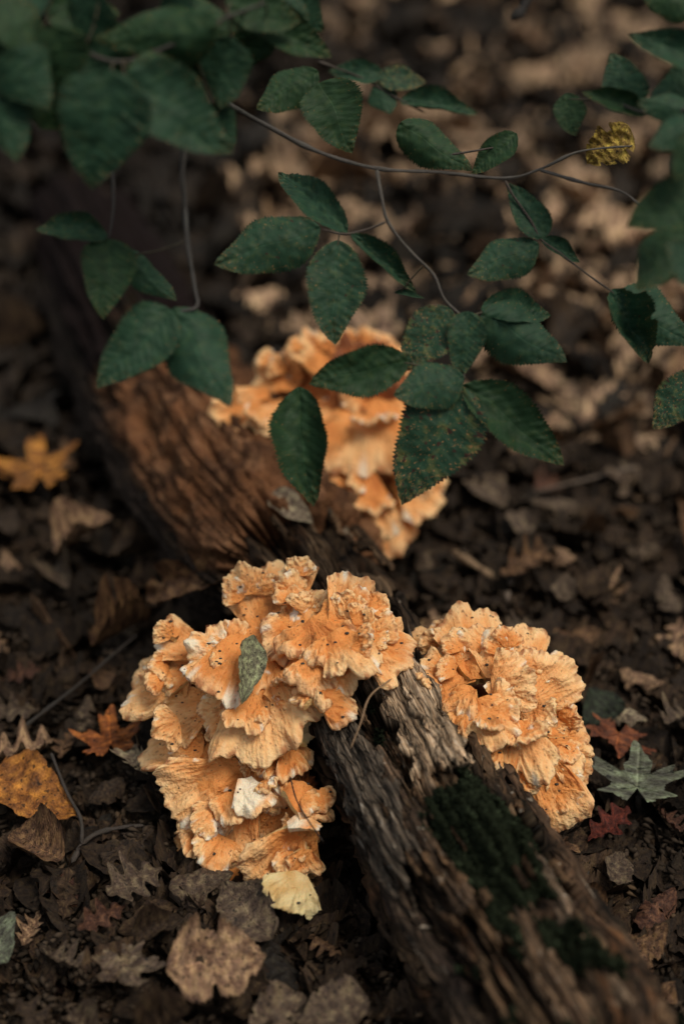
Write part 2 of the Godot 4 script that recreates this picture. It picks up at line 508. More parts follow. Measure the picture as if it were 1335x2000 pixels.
func make_log() -> void:
	var at0 := log_c(0.0) * Vector3(1, 0, 1)
	var l := thing("rotting_log", "long decaying fallen log with dark moss in front and rust brown wood behind", "log", at0)
	landmarks.append(["rotting log", Vector2(860, 1660)])
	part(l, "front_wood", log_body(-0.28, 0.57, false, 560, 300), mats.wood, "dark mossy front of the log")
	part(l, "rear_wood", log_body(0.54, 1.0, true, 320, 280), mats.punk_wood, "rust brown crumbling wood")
	var dg := Color(0.075, 0.064, 0.055)
	var lg := Color(0.22, 0.185, 0.152)
	# [s0, s1, angle from, angle to, lift, thickness, dark, light]
	var rows := [
		[0.225, 0.475, -1.02, -0.5, 0.006, 0.012, dg, lg],
		[0.170, 0.340, -0.62, -0.38, 0.002, 0.009, Color(0.09, 0.062, 0.045), Color(0.2, 0.14, 0.1)],
		[0.295, 0.475, -0.2, 0.34, 0.007, 0.014, Color(0.34, 0.25, 0.175), Color(0.74, 0.58, 0.42)],
		[0.280, 0.410, 0.02, 0.3, 0.016, 0.006, Color(0.36, 0.27, 0.19), Color(0.78, 0.62, 0.46)],
		[0.250, 0.470, 0.5, 0.78, 0.004, 0.010, Color(0.05, 0.037, 0.028), Color(0.14, 0.09, 0.055)],
		[0.100, 0.400, 0.95, 1.2, 0.004, 0.012, Color(0.05, 0.036, 0.027), Color(0.16, 0.1, 0.065)],
		[0.060, 0.250, 0.34, 0.62, -0.001, 0.009, Color(0.12, 0.09, 0.068), Color(0.3, 0.225, 0.165)],
		[0.140, 0.300, -0.52, -0.3, -0.002, 0.007, Color(0.12, 0.08, 0.05), Color(0.28, 0.18, 0.11)],
		[0.050, 0.300, -1.3, -1.0, 0.0, 0.01, Color(0.04, 0.03, 0.024), Color(0.11, 0.08, 0.06)],
		[0.020, 0.160, -0.25, 0.1, -0.003, 0.008, Color(0.14, 0.09, 0.06), Color(0.27, 0.19, 0.13)],
		[0.540, 0.640, 0.35, 0.6, 0.002, 0.008, Color(0.2, 0.16, 0.12), Color(0.5, 0.42, 0.33)],
		[0.530, 0.620, 0.7, 0.9, 0.0, 0.006, Color(0.18, 0.14, 0.1), Color(0.42, 0.35, 0.27)],
		[0.540, 0.840, -1.55, -1.2, 0.010, 0.014, Color(0.028, 0.022, 0.018), Color(0.09, 0.062, 0.042)],
		[0.560, 0.740, -0.3, 0.15, -0.002, 0.012, Color(0.1, 0.05, 0.027), Color(0.23, 0.12, 0.066)],
	]
	var k := 0
	for r in rows:
		part(l, "wood_slab", slab(r[0], r[1], r[2], r[3], r[4], r[5], r[6], r[7], k + 1), mats.wood)
		k += 1
	# small splinters and flakes of wood caught on the top
	rng.seed = 77
	for i in 54:
		var s := rng.randf_range(0.16, 0.54)
		var th := rng.randf_range(-0.75, 0.9)
		var len := rng.randf_range(0.008, 0.035)
		var wd := rng.randf_range(0.03, 0.09)
		var dk := rng.randf_range(0.4, 1.2)
		part(l, "splinter", slab(s, s + len, th, th + wd, rng.randf_range(0.002, 0.01), 0.003, Color(0.12, 0.07, 0.04) * dk, Color(0.3, 0.2, 0.125) * dk, 100 + i), mats.wood)
	# moss: sprigs on the damp part
	var sp := SurfaceTool.new()
	sp.begin(Mesh.PRIMITIVE_TRIANGLES)
	for b in 5:
		var a := b * 1.9
		var d := Vector3(cos(a), 0.0, sin(a))
		var w := Vector3(-d.z, 0, d.x) * 0.16
		var tip := d * 0.55 + Vector3.UP * (1.0 - b * 0.08)
		var mid := d * 0.18 + Vector3.UP * 0.5
		for tri in [[w * 0.3, -w * 0.3, mid + w], [-w * 0.3, mid - w, mid + w], [mid - w, tip, mid + w]]:
			for v in tri:
				sp.set_normal((Vector3.UP + d * 0.6).normalized())
				sp.set_color(Color.WHITE)
				sp.add_vertex(v)
	var xs: Array[Transform3D] = []
	var cs: Array[Color] = []
	rng.seed = 5
	while xs.size() < 30000:
		var s2 := rng.randf_range(0.0, 0.46)
		var th2 := rng.randf_range(-1.3, 1.4)
		if rng.randf() > moss_amount(s2, th2): continue
		var f := log_frame(s2)
		var nrm: Vector3 = f[3] * cos(th2) + f[2] * sin(th2)
		var p: Vector3 = f[0] + nrm * (lerpf(log_r(s2, th2, false), lerpf(0.062, 0.068, s2) + fb.get_noise_3d(cos(th2) * 1.3, sin(th2) * 1.3, s2 * 1.75 * 2.2) * 0.02, 0.65) + 0.004 * fb.get_noise_2d(s2 * 90.0, th2 * 7.0) + rng.randf_range(-0.002, 0.0015))
		var q := Basis(Quaternion(Vector3.UP, (nrm + Vector3(rng.randf() - 0.5, 0.4, rng.randf() - 0.5)).normalized())) * Basis(Vector3.UP, rng.randf() * TAU)
		var sc := rng.randf_range(0.0018, 0.0062)
		xs.append(Transform3D(q.scaled(Vector3.ONE * sc), p))
		var g := rng.randf_range(0.5, 1.6) * (2.6 if rng.randf() < 0.1 else 1.0)
		cs.append(Color(0.0105 * g, 0.0145 * g, 0.0085 * g))
	many(l, "moss", sp.commit(), mats.moss, xs, cs)

func many(parent: Node3D, called: String, mesh: Mesh, m: Material, xs: Array[Transform3D], cs: Array[Color]) -> MultiMeshInstance3D:
	var mm := MultiMesh.new()
	mm.transform_format = MultiMesh.TRANSFORM_3D
	mm.use_colors = true
	mm.mesh = mesh
	mm.instance_count = xs.size()
	for i in xs.size():
		mm.set_instance_transform(i, xs[i])
		mm.set_instance_color(i, cs[i])
	var o := MultiMeshInstance3D.new()
	o.multimesh = mm
	o.material_override = m
	o.name = called
	o.set_meta("kind", "stuff")
	if parent != self: o.position = -parent.position
	parent.add_child(o, true)
	return o

# ---------------------------------------------------------------- fungus
# one shelf: a fan that grows from base to tip, lobed, ruffled and wrinkled, thick at the foot and rounded at the margin
func cap(parent: Node3D, base: Vector3, tip: Vector3, fan: float, sd: int, o := {}) -> void:
	var k: float = o.get("k", 0.4)
	var thick: float = o.get("thick", 0.8)
	var ruffle: float = o.get("ruffle", 1.0)
	var curl: float = o.get("curl", -0.05)
	var tone: float = o.get("tone", 0.45)
	var notch: float = o.get("notch", 1.0)
	var neck: float = o.get("neck", 0.16)
	var white: float = o.get("white", 0.0)
	var x := tip - base
	var L := x.length()
	var f := x / L
	var n0 := (Vector3.UP * (1.0 - k) + TO_CAM * k).normalized()
	if o.has("n"): n0 = o.n
	var tip_roll := ns.get_noise_2d(sd * 3.3, 8.0) * 0.6
	var n := (n0 - f * n0.dot(f)).normalized().rotated(f, tip_roll)
	var side := f.cross(n)
	var half := deg_to_rad(minf(fan * 1.22, 230.0)) * 0.5
	var NU := clampi(int(L * half * 2.0 / 0.0011), 36, 190)
	var NV := clampi(int(L / 0.0013), 16, 52)
	var NB := 8
	var NP := NV + 4 + NB
	var q := sd * 3.713
	var pos := PackedVector3Array()
	var col := PackedColorArray()
	var uv := PackedVector2Array()
	pos.resize((NU + 1) * NP)
	col.resize((NU + 1) * NP)
	uv.resize((NU + 1) * NP)
	# the margin is a union of rounded lobules, each a little higher or lower than the next
	var lr := RandomNumberGenerator.new()
	lr.seed = sd * 131 + 7
	var nl := maxi(2, roundi(half * 2.0 / (0.5 / maxf(notch, 0.5))))
	var la := PackedFloat32Array()
	var ld := PackedFloat32Array()
	var lp := PackedFloat32Array()
	var lh := PackedFloat32Array()
	for i in nl:
		var c0 := (-1.0 + 2.0 * (i + 0.5 + lr.randf_range(-0.3, 0.3)) / nl) * 0.86
		var rho := L * lr.randf_range(0.2, 0.36) * clampf(half * 2.0 / nl / 0.5, 0.7, 1.3)
		var reach := L * lr.randf_range(0.74, 1.06) * (1.06 - 0.22 * c0 * c0)
		if i == nl / 2: reach = maxf(reach, L)
		la.append(c0 * half)
		lp.append(rho)
		ld.append(maxf(reach - rho, 0.01))
		lh.append(lr.randf_range(-0.13, 0.15) * L * ruffle)
	var RR := PackedFloat32Array()
	var HH := PackedFloat32Array()
	for i in NU + 1:
		var a := float(i) / NU * 2.0 - 1.0
		var ang := a * half
		var r := L * 0.5 * (1.0 - 0.45 * pow(absf(a), 5.0))
		var hs := 0.0
		var ws := 0.0001
		for k2 in nl:
			var d := ang - la[k2]
			var off := ld[k2] * sin(d)
			if absf(d) < 1.4 and absf(off) < lp[k2]:
				r = maxf(r, ld[k2] * cos(d) + sqrt(lp[k2] * lp[k2] - off * off))
			var g := exp(-pow(d / 0.3, 2.0))
			hs += g * lh[k2]
			ws += g
		RR.append(r)
		HH.append(hs / ws)
	for pass_ in 2:
		var was := RR.duplicate()
		for i in range(1, NU):
			RR[i] = was[i - 1] * 0.25 + was[i] * 0.5 + was[i + 1] * 0.25
	var w := 0
	for i in NU + 1:
		var a := float(i) / NU * 2.0 - 1.0
		var ang := a * half
		var arc := ang * 1.0
		var R := RR[i] * (1.0 + ns.get_noise_2d(arc * 2.7 + q, 5.0) * 0.06 + ns.get_noise_2d(arc * 8.0 + q, 9.0) * 0.035 + ns.get_noise_2d(arc * 22.0 + q, 2.0) * 0.011)
		var dir := f * cos(ang) + side * sin(ang)
		var ph := ns.get_noise_2d(arc * 2.0 + q, 21.0)
		var ru := HH[i] / L + (ns.get_noise_2d(arc * 1.7 + q, 31.0) * 0.14 + ns.get_noise_2d(arc * 4.5 + q, 41.0) * 0.045) * ruffle
		var thin := sqrt(maxf(0.0, 1.0 - pow(absf(a), 10.0)))
		for j in NP:
			var v := 1.0
			var drop := 0.0
			var under := false
			if j < NV:
				v = float(j) / (NV - 1)
			elif j < NV + 4:
				var e := (j - NV + 1) / 4.0 * PI
				v = 1.0 + sin(e) * 0.0026 / L * thick
				drop = (1.0 - cos(e)) * 0.5
				under = e > PI * 0.5
			else:
				v = 1.0 - float(j - NV - 3) / NB
				drop = 1.0
				under = true
			var rv := R * v
			var vc := minf(v, 1.0)
			var foot := side * (a * neck * L * (1.0 - vc))
			var p := base + foot + dir * rv
			# heights
			var wr := ns.get_noise_2d(arc * 16.0 + q + ph, v * 2.4 + q) * 0.5 + ns.get_noise_2d(arc * 42.0 + q, v * 4.5) * 0.28
			var zon := sin(v * 15.0 + ph * 4.0 + q) * smoothstep(0.35, 0.8, v)
			var lump := fb.get_noise_3d(p.x * 34.0, p.y * 34.0 + q, p.z * 34.0)
			var fine := ns.get_noise_3d(p.x * 230.0, p.y * 230.0, p.z * 230.0 + q)
			var y := curl * L * vc * vc + ru * L * pow(vc, 1.6) - 0.05 * L * pow(vc, 7.0)
			y += (ns.get_noise_3d(p.x * 42.0, p.y * 42.0 + q, p.z * 42.0) * 0.0052 + lump * 0.0042) * (1.0 - vc * 0.62) * thick
			if not under:
				y += wr * 0.0011 * smoothstep(0.1, 0.6, v) + zon * 0.0009 + fine * 0.0006
			var th := lerpf(0.012, 0.005, pow(vc, 0.7)) * thick * thin
			y -= drop * th
			p += n * y
			pos[w] = p
			uv[w] = Vector2(arc, v)
			# pigment
			var c: Color
			var mott := fb.get_noise_3d(p.x * 22.0 + q, p.y * 22.0, p.z * 22.0)
			if drop > 0.7:
				c = Color(0.74, 0.56, 0.27).lerp(Color(0.7, 0.36, 0.12), clampf(0.35 + mott + tone * 0.5, 0, 1))
			else:
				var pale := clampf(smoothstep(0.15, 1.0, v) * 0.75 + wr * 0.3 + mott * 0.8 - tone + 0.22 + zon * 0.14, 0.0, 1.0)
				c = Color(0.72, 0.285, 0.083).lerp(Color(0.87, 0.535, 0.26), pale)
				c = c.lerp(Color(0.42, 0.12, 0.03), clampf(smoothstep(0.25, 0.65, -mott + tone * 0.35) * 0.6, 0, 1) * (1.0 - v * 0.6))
				c = c.lerp(Color(0.9, 0.68, 0.42), smoothstep(0.86, 1.0, v + ns.get_noise_2d(arc * 14.0, q) * 0.08) * 0.35)
				# scorched margin, rubbed white flesh, dirt in the folds
				var burn := smoothstep(0.93, 1.0, v) * smoothstep(0.12, 0.5, ns.get_noise_2d(arc * 7.0 + q, 77.0))
				c = c.lerp(Color(0.3, 0.1, 0.035), burn * 0.8)
				var rub := smoothstep(0.47, 0.6, fb.get_noise_3d(p.x * 30.0 + 50.0, p.y * 30.0, p.z * 30.0 + q) + 0.3 * white)
				c = c.lerp(Color(0.84, 0.76, 0.64), clampf(rub, 0, 1) * 0.9)
				c = c.lerp(Color(0.85, 0.77, 0.64), smoothstep(0.78, 0.97, v) * smoothstep(0.58, 0.75, ns.get_noise_2d(arc * 2.6 + q, 51.0)) * 0.8)
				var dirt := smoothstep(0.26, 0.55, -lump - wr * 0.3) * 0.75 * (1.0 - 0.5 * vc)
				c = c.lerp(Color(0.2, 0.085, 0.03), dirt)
				var dot := ns.get_noise_3d(p.x * 410.0, p.y * 410.0, p.z * 410.0 + q)
				c = c.lerp(Color(0.1, 0.05, 0.025), smoothstep(0.72, 0.82, dot + mott * 0.25) * 0.85)
			if white > 0.5: c = c.lerp(Color(0.84, 0.75, 0.6), clampf(0.5 + mott * 2.2 - smoothstep(0.75, 1.0, v) * 0.4, 0.0, 0.92))
			if o.has("cream"): c = c.lerp(Color(0.68, 0.58, 0.33).lerp(Color(0.5, 0.3, 0.1), clampf(mott * 2.0, 0.0, 1.0)), 0.85)
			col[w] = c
			if j < NV and j > 3 and rng.randf() < 0.0016: specks_at.append([p, n])
			w += 1
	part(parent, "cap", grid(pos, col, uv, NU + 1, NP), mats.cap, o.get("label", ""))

func core(parent: Node3D, c: Vector3, r: Vector3, sd: int) -> void:
	var pos := PackedVector3Array()
	var col := PackedColorArray()
	var uv := PackedVector2Array()
	for i in 61:
		for j in 41:
			var a := TAU * i / 60.0
			var b := PI * j / 40.0
			var d := Vector3(sin(b) * cos(a), cos(b), sin(b) * sin(a))
			var n := fb.get_noise_3d(d.x * 2.5 + sd, d.y * 2.5, d.z * 2.5)
			pos.append(c + d * r * (1.0 + n * 0.5))
			col.append(Color(0.5, 0.16, 0.045).lerp(Color(0.2, 0.07, 0.03), clampf(0.5 + n * 2.0, 0, 1)))
			uv.append(Vector2(a, b))
	part(parent, "flesh_core", grid(pos, col, uv, 61, 41), mats.cap)

func shelf(p: Node3D, b: Array, t: Array, fan: float, o := {}) -> void:
	var sd := p.get_child_count() * 7 + int(p.position.length() * 1000.0) % 97
	var base := spot(b[0], b[1], b[2])
	var tip := spot(t[0], t[1], t[2])
	cap(p, base, tip, fan, sd, o)
	# frills that sprout from the top of a larger shelf
	var frills: int = o.get("frills", 0) + (2 if (tip - base).length() > 0.034 and not o.has("cream") and o.get("white", 0.0) < 0.6 else 0)
	var f := (tip - base)
	var L := f.length()
	for i in frills:
		var a := rng.randf_range(-0.45, 0.45) * deg_to_rad(fan)
		var d := (f.normalized()).rotated(Vector3.UP, a)
		var b2 := base + d * L * rng.randf_range(0.15, 0.68) + Vector3.UP * 0.004
		var t2 := b2 + (d.rotated(Vector3.UP, rng.randf_range(-0.6, 0.6)) + Vector3.UP * rng.randf_range(0.15, 0.75)).normalized() * clampf(L * rng.randf_range(0.24, 0.46), 0.012, 0.026)
		cap(p, b2, t2, rng.randf_range(90, 170), sd + 31 * (i + 1), {"k": rng.randf_range(0.4, 0.9), "ruffle": 1.3, "tone": rng.randf_range(0.2, 0.6), "thick": 0.6, "curl": rng.randf_range(-0.2, 0.1)})

func speckle(p: Node3D) -> void:
	var s := SphereMesh.new()
	s.radius = 1.0
	s.height = 2.0
	s.radial_segments = 6
	s.rings = 3
	var xs: Array[Transform3D] = []
	var cs: Array[Color] = []
	for e in specks_at:
		var r := rng.randf_range(0.0005, 0.0013)
		xs.append(Transform3D(Basis(Vector3(rng.randf(), 1, rng.randf()).normalized(), rng.randf() * 6.0).scaled(Vector3(r * 1.5, r * 0.8, r)), e[0]))
		cs.append(Color.WHITE)
	many(p, "dirt_speck", s, mats.speck, xs, cs)
	specks_at.clear()

func make_fungi() -> void:
	rng.seed = 21
	# --- left cluster, over the top and down the left side of the log
	var L := thing("shelf_fungus", "largest ruffled orange shelf fungus, spilling over the log's left side to the litter", "fungus", spot(520, 1420, 0.0))
	core(L, spot(545, 1300, 0.105), Vector3(0.06, 0.03, 0.05), 1)
	core(L, spot(575, 1560, 0.04), Vector3(0.018, 0.026, 0.016), 2)
	shelf(L, [520, 1240, 0.14], [497, 1116, 0.155], 54, {"tone": 0.35, "k": 0.55, "frills": 1})
	shelf(L, [574, 1200, 0.15], [582, 1092, 0.18], 40, {"tone": 0.3, "k": 0.8, "neck": 0.1, "ruffle": 0.6})
	shelf(L, [570, 1225, 0.155], [610, 1155, 0.165], 100, {"white": 0.5, "k": 0.6, "tone": 0.2, "frills": 1})
	shelf(L, [655, 1230, 0.165], [705, 1128, 0.19], 58, {"tone": 0.4, "k": 0.6})
	shelf(L, [672, 1238, 0.165], [752, 1178, 0.178], 70, {"tone": 0.35, "k": 0.5, "frills": 1})
	shelf(L, [690, 1245, 0.17], [808, 1278, 0.158], 84, {"tone": 0.4, "k": 0.45, "frills": 1})
	shelf(L, [655, 1232, 0.178], [716, 1330, 0.165], 72, {"tone": 0.15, "k": 0.5, "ruffle": 1.3})
	shelf(L, [610, 1215, 0.168], [640, 1262, 0.17], 200, {"tone": 0.75, "k": 0.5, "thick": 1.5, "ruffle": 1.6})
	shelf(L, [590, 1230, 0.15], [570, 1280, 0.15], 190, {"tone": 0.6, "k": 0.5, "thick": 1.6, "ruffle": 1.5})
	shelf(L, [640, 1250, 0.17], [672, 1290, 0.168], 180, {"tone": 0.7, "k": 0.5, "thick": 1.5, "ruffle": 1.5})
	# small thick stack at the middle
	shelf(L, [606, 1285, 0.162], [618, 1340, 0.154], 120, {"tone": 0.6, "thick": 1.7, "ruffle": 0.5, "notch": 0.4})
	shelf(L, [655, 1285, 0.16], [682, 1338, 0.152], 100, {"tone": 0.6, "thick": 1.4})
	shelf(L, [628, 1315, 0.154], [654, 1366, 0.146], 100, {"tone": 0.55, "thick": 1.8, "ruffle": 0.5, "notch": 0.4})
	shelf(L, [620, 1340, 0.15], [570, 1352, 0.142], 90, {"tone": 0.5, "thick": 1.3, "ruffle": 0.6})
	shelf(L, [625, 1350, 0.146], [690, 1392, 0.138], 76, {"tone": 0.65, "thick": 1.2, "ruffle": 0.8})
	# big orange tongue and the pale front fan
	shelf(L, [505, 1225, 0.145], [530, 1370, 0.135], 92, {"tone": 0.55, "k": 0.5, "ruffle": 0.6, "notch": 0.5})
	shelf(L, [512, 1300, 0.135], [468, 1478, 0.105], 104, {"tone": 0.12, "k": 0.45, "ruffle": 0.8, "notch": 1.2, "frills": 1})
	shelf(L, [520, 1345, 0.13], [600, 1385, 0.118], 60, {"tone": 0.1, "k": 0.45, "ruffle": 1.0})
	shelf(L, [530, 1405, 0.11], [604, 1430, 0.1], 80, {"cream": 1, "ruffle": 0.5, "label": "pale cream underside turned up"})
	# left wing
	shelf(L, [360, 1335, 0.1], [240, 1342, 0.085], 92, {"tone": 0.3, "k": 0.5, "ruffle": 0.5, "notch": 0.5})
	shelf(L, [385, 1308, 0.11], [288, 1295, 0.105], 100, {"tone": 0.35, "k": 0.5, "frills": 1})
	shelf(L, [405, 1275, 0.12], [300, 1228, 0.13], 56, {"tone": 0.4, "k": 0.5})
	shelf(L, [430, 1285, 0.135], [365, 1248, 0.145], 120, {"white": 0.8, "tone": 0.1, "k": 0.5, "label": "torn white patch of flesh"})
	shelf(L, [455, 1262, 0.14], [440, 1215, 0.15], 120, {"tone": 0.25, "k": 0.6})
	shelf(L, [470, 1270, 0.14], [385, 1330, 0.125], 100, {"tone": 0.3, "white": 0.25, "k": 0.5, "ruffle": 1.2, "frills": 1})
	shelf(L, [395, 1325, 0.1], [345, 1362, 0.085], 100, {"tone": 0.45, "ruffle": 0.5})
	shelf(L, [420, 1372, 0.1], [308, 1395, 0.085], 74, {"tone": 0.25, "ruffle": 1.1})
	shelf(L, [450, 1380, 0.11], [385, 1398, 0.1], 90, {"tone": 0.15, "ruffle": 1.2})
	# the layer under the front fan
	shelf(L, [500, 1420, 0.08], [295, 1470, 0.058], 62, {"tone": 0.55, "ruffle": 0.8})
	shelf(L, [490, 1420, 0.075], [385, 1528, 0.05], 96, {"tone": 0.55, "ruffle": 0.8})
	shelf(L, [440, 1490, 0.05], [322, 1535, 0.028], 80, {"tone": 0.75, "ruffle": 0.5})
	shelf(L, [540, 1440, 0.085], [440, 1500, 0.066], 110, {"tone": 0.5, "ruffle": 0.8})
	# lower growth on the log's flank
	shelf(L, [478, 1500, 0.075], [352, 1612, 0.042], 82, {"tone": 0.3, "k": 0.55, "ruffle": 0.7, "frills": 1})
	shelf(L, [480, 1525, 0.07], [402, 1700, 0.02], 64, {"tone": 0.3, "k": 0.65, "ruffle": 0.6, "frills": 1})
	shelf(L, [400, 1640, 0.03], [337, 1650, 0.018], 110, {"tone": 0.55, "ruffle": 0.5})
	shelf(L, [430, 1680, 0.025], [398, 1742, 0.008], 90, {"tone": 0.35, "ruffle": 0.6})
	shelf(L, [478, 1515, 0.082], [500, 1590, 0.074], 60, {"white": 0.7, "k": 0.7, "ruffle": 1.3, "thick": 0.7, "label": "torn strip of bare white flesh"})
	shelf(L, [560, 1520, 0.075], [492, 1660, 0.028], 66, {"tone": 0.7, "k": 0.65, "ruffle": 0.4})
	shelf(L, [600, 1610, 0.07], [556, 1742, 0.022], 92, {"tone": 0.45, "k": 0.7, "ruffle": 0.7, "notch": 0.6, "frills": 1})
	shelf(L, [560, 1608, 0.078], [618, 1594, 0.082], 50, {"white": 0.8, "k": 0.3, "ruffle": 1.0, "thick": 0.6, "label": "white torn top edge"})
	shelf(L, [560, 1660, 0.05], [484, 1718, 0.022], 76, {"tone": 0.25, "ruffle": 1.2})
	shelf(L, [478, 1690, 0.02], [455, 1762, 0.002], 90, {"tone": 0.75, "ruffle": 0.6})
	shelf(L, [590, 1705, 0.05], [552, 1784, 0.042], 96, {"cream": 1, "k": 0.45, "ruffle": 1.6, "thick": 0.45, "label": "cream pored underside low down"})
	shelf(L, [560, 1535, 0.085], [638, 1592, 0.075], 60, {"tone": 0.5, "white": 0.35, "ruffle": 0.8})
	shelf(L, [520, 1470, 0.085], [548, 1560, 0.07], 70, {"tone": 0.65, "white": 0.2, "ruffle": 1.6, "thick": 1.3})
	shelf(L, [560, 1450, 0.09], [590, 1510, 0.085], 90, {"tone": 0.6, "ruffle": 1.4})
	speckle(L)
	landmarks.append(["largest orange fungus", Vector2(480, 1450)])
	# --- right cluster
	var R := thing("shelf_fungus", "broad orange fan fungus on the right flank of the log's crest", "fungus", spot(1010, 1480, 0.0))
	core(R, spot(985, 1410, 0.07), Vector3(0.04, 0.035, 0.05), 5)
	shelf(R, [905, 1335, 0.135], [802, 1325, 0.138], 80, {"tone": 0.6})
	shelf(R, [890, 1275, 0.12], [808, 1248, 0.13], 90, {"tone": 0.55})
	shelf(R, [940, 1330, 0.125], [908, 1186, 0.15], 66, {"tone": 0.28, "k": 0.7, "ruffle": 0.7})
	shelf(R, [935, 1318, 0.13], [842, 1280, 0.13], 84, {"tone": 0.22, "k": 0.65, "ruffle": 0.6})
	shelf(R, [965, 1330, 0.13], [990, 1236, 0.145], 90, {"tone": 0.35, "k": 0.6, "frills": 1})
	shelf(R, [1010, 1378, 0.115], [1138, 1338, 0.12], 150, {"tone": 0.2, "k": 0.75, "ruffle": 0.35, "notch": 0.35})
	shelf(R, [1010, 1360, 0.12], [1078, 1252, 0.13], 92, {"tone": 0.3, "k": 0.75, "ruffle": 0.5})
	shelf(R, [1000, 1330, 0.13], [1024, 1258, 0.14], 60, {"tone": 0.35, "k": 0.7})
	shelf(R, [960, 1340, 0.135], [1045, 1325, 0.145], 120, {"tone": 0.2, "k": 0.6, "ruffle": 1.6})
	shelf(R, [960, 1375, 0.13], [1010, 1368, 0.14], 190, {"tone": 0.35, "k": 0.6, "ruffle": 1.8})
	shelf(R, [925, 1370, 0.135], [955, 1445, 0.125], 150, {"tone": 0.5, "k": 0.6, "ruffle": 1.1, "thick": 1.3})
	shelf(R, [925, 1345, 0.14], [872, 1378, 0.135], 100, {"tone": 0.7, "ruffle": 1.2, "thick": 1.2})
	shelf(R, [945, 1390, 0.135], [1000, 1440, 0.128], 150, {"tone": 0.2, "ruffle": 1.5, "frills": 1})
	shelf(R, [1010, 1405, 0.125], [1006, 1528, 0.1], 108, {"tone": 0.2, "k": 0.55, "ruffle": 0.8, "notch": 1.2, "frills": 1})
	shelf(R, [1060, 1420, 0.095], [1142, 1412, 0.09], 90, {"tone": 0.35, "k": 0.5})
	shelf(R, [1065, 1440, 0.09], [1140, 1492, 0.075], 90, {"tone": 0.3, "ruffle": 0.8})
	shelf(R, [1000, 1470, 0.105], [1040, 1552, 0.08], 120, {"tone": 0.3, "ruffle": 0.7})
	shelf(R, [1030, 1455, 0.095], [1052, 1632, 0.045], 96, {"tone": 0.5, "k": 0.55, "ruffle": 0.5, "notch": 0.6})
	shelf(R, [1050, 1455, 0.09], [1138, 1572, 0.045], 96, {"tone": 0.4, "k": 0.55, "ruffle": 0.5})
	speckle(R)
	landmarks.append(["right fan fungus", Vector2(1020, 1400)])
	# --- rear cluster
	var B := thing("shelf_fungus", "blurred rear orange fungus standing behind the dark hanging leaves", "fungus", spot(690, 1010, 0.0))
	core(B, spot(690, 820, 0.11), Vector3(0.075, 0.075, 0.05), 9)
	core(B, spot(730, 950, 0.05), Vector3(0.05, 0.045, 0.04), 10)
	shelf(B, [585, 748, 0.165], [500, 700, 0.18], 75, {"tone": 0.5, "ruffle": 1.2, "frills": 1})
	shelf(B, [640, 730, 0.18], [600, 640, 0.205], 80, {"tone": 0.4, "k": 0.5, "frills": 1})
	shelf(B, [680, 720, 0.17], [685, 645, 0.19], 100, {"tone": 0.3, "k": 0.5})
	shelf(B, [715, 725, 0.17], [778, 672, 0.18], 100, {"tone": 0.25, "k": 0.5, "frills": 1})
	shelf(B, [535, 775, 0.155], [462, 845, 0.15], 48, {"tone": 0.4, "ruffle": 0.9})
	shelf(B, [525, 765, 0.16], [460, 775, 0.16], 45, {"tone": 0.45})
	shelf(B, [720, 745, 0.16], [670, 905, 0.13], 110, {"tone": 0.55, "k": 0.9, "ruffle": 0.5, "notch": 0.3, "curl": -0.15})
	shelf(B, [770, 790, 0.15], [795, 930, 0.1], 90, {"tone": 0.55, "k": 0.9, "ruffle": 0.8})
	shelf(B, [700, 915, 0.1], [604, 972, 0.095], 80, {"tone": 0.35})
	shelf(B, [715, 920, 0.11], [655, 1030, 0.085], 96, {"tone": 0.25, "ruffle": 0.9, "frills": 1})
	shelf(B, [770, 935, 0.085], [858, 985, 0.07], 90, {"tone": 0.4, "frills": 1})
	shelf(B, [715, 940, 0.08], [698, 1100, 0.04], 84, {"tone": 0.45})
	shelf(B, [740, 945, 0.075], [775, 1045, 0.045], 100, {"tone": 0.45})
	shelf(B, [540, 880, 0.07], [508, 895, 0.068], 120, {"tone": 0.6})
	speckle(B)
	landmarks.append(["rear orange fungus", Vector2(680, 860)])

# ---------------------------------------------------------------- living leaves and their twigs
var live_meshes: Array[ArrayMesh] = []

func live_leaf(p: Node3D, b: Array, t: Array, width: float, kind := 0, mesh := -1, tilt := 0.7, label := "", roll := 0.0) -> void:
	var base := at(b[0], b[1], b[2])
	var tip := at(t[0], t[1], t[2])
	var f := (tip - base).normalized()
	var n := (Vector3.UP * (1.0 - tilt) + (eye - base).normalized() * tilt).normalized().rotated(f, roll)
	var o := MeshInstance3D.new()
	o.name = "leaf"
	if mesh < 0: mesh = (p.get_child_count() * 5) % live_meshes.size()
	o.mesh = live_meshes[mesh]
	o.material_override = mats["live_%d" % kind]
	if kind == 0 and rng.randf() < 0.5: o.material_override = mats.live_3
	if p.has_meta("ways"):
		var best := base
		var far := 0.06
		for v in p.get_meta("ways"):
			var dist := base.distance_to(v)
			if dist < far:
				far = dist
				best = v
		if far > 0.004 and far < 0.06: part(p, "petiole", tube([best, best.lerp(base, 0.5) + Vector3.DOWN * far * 0.08, base + f * 0.004], 0.0007, 0.0005, Color(0.06, 0.05, 0.03), 6), mats.twig)
	var w: float = width / focal_px * (b[2] + t[2]) * 0.5
	o.transform = leaf_frame(base, tip, w, n)
	o.position -= p.position
	p.add_child(o, true)
	if label: o.set_meta("label", label)

func twig(p: Node3D, pts: Array, r0: float, r1: float, c := Color(0.085, 0.075, 0.068), called := "twig") -> void:
	var q := []
	for e in pts: q.append(at(e[0], e[1], e[2]))
	var ways: Array = p.get_meta("ways", [])
	for i in q.size() - 1:
		for k in 5: ways.append((q[i] as Vector3).lerp(q[i + 1], k / 5.0))
	ways.append(q[-1])
	p.set_meta("ways", ways)
	part(p, called, tube(q, r0, r1, c), mats.twig)

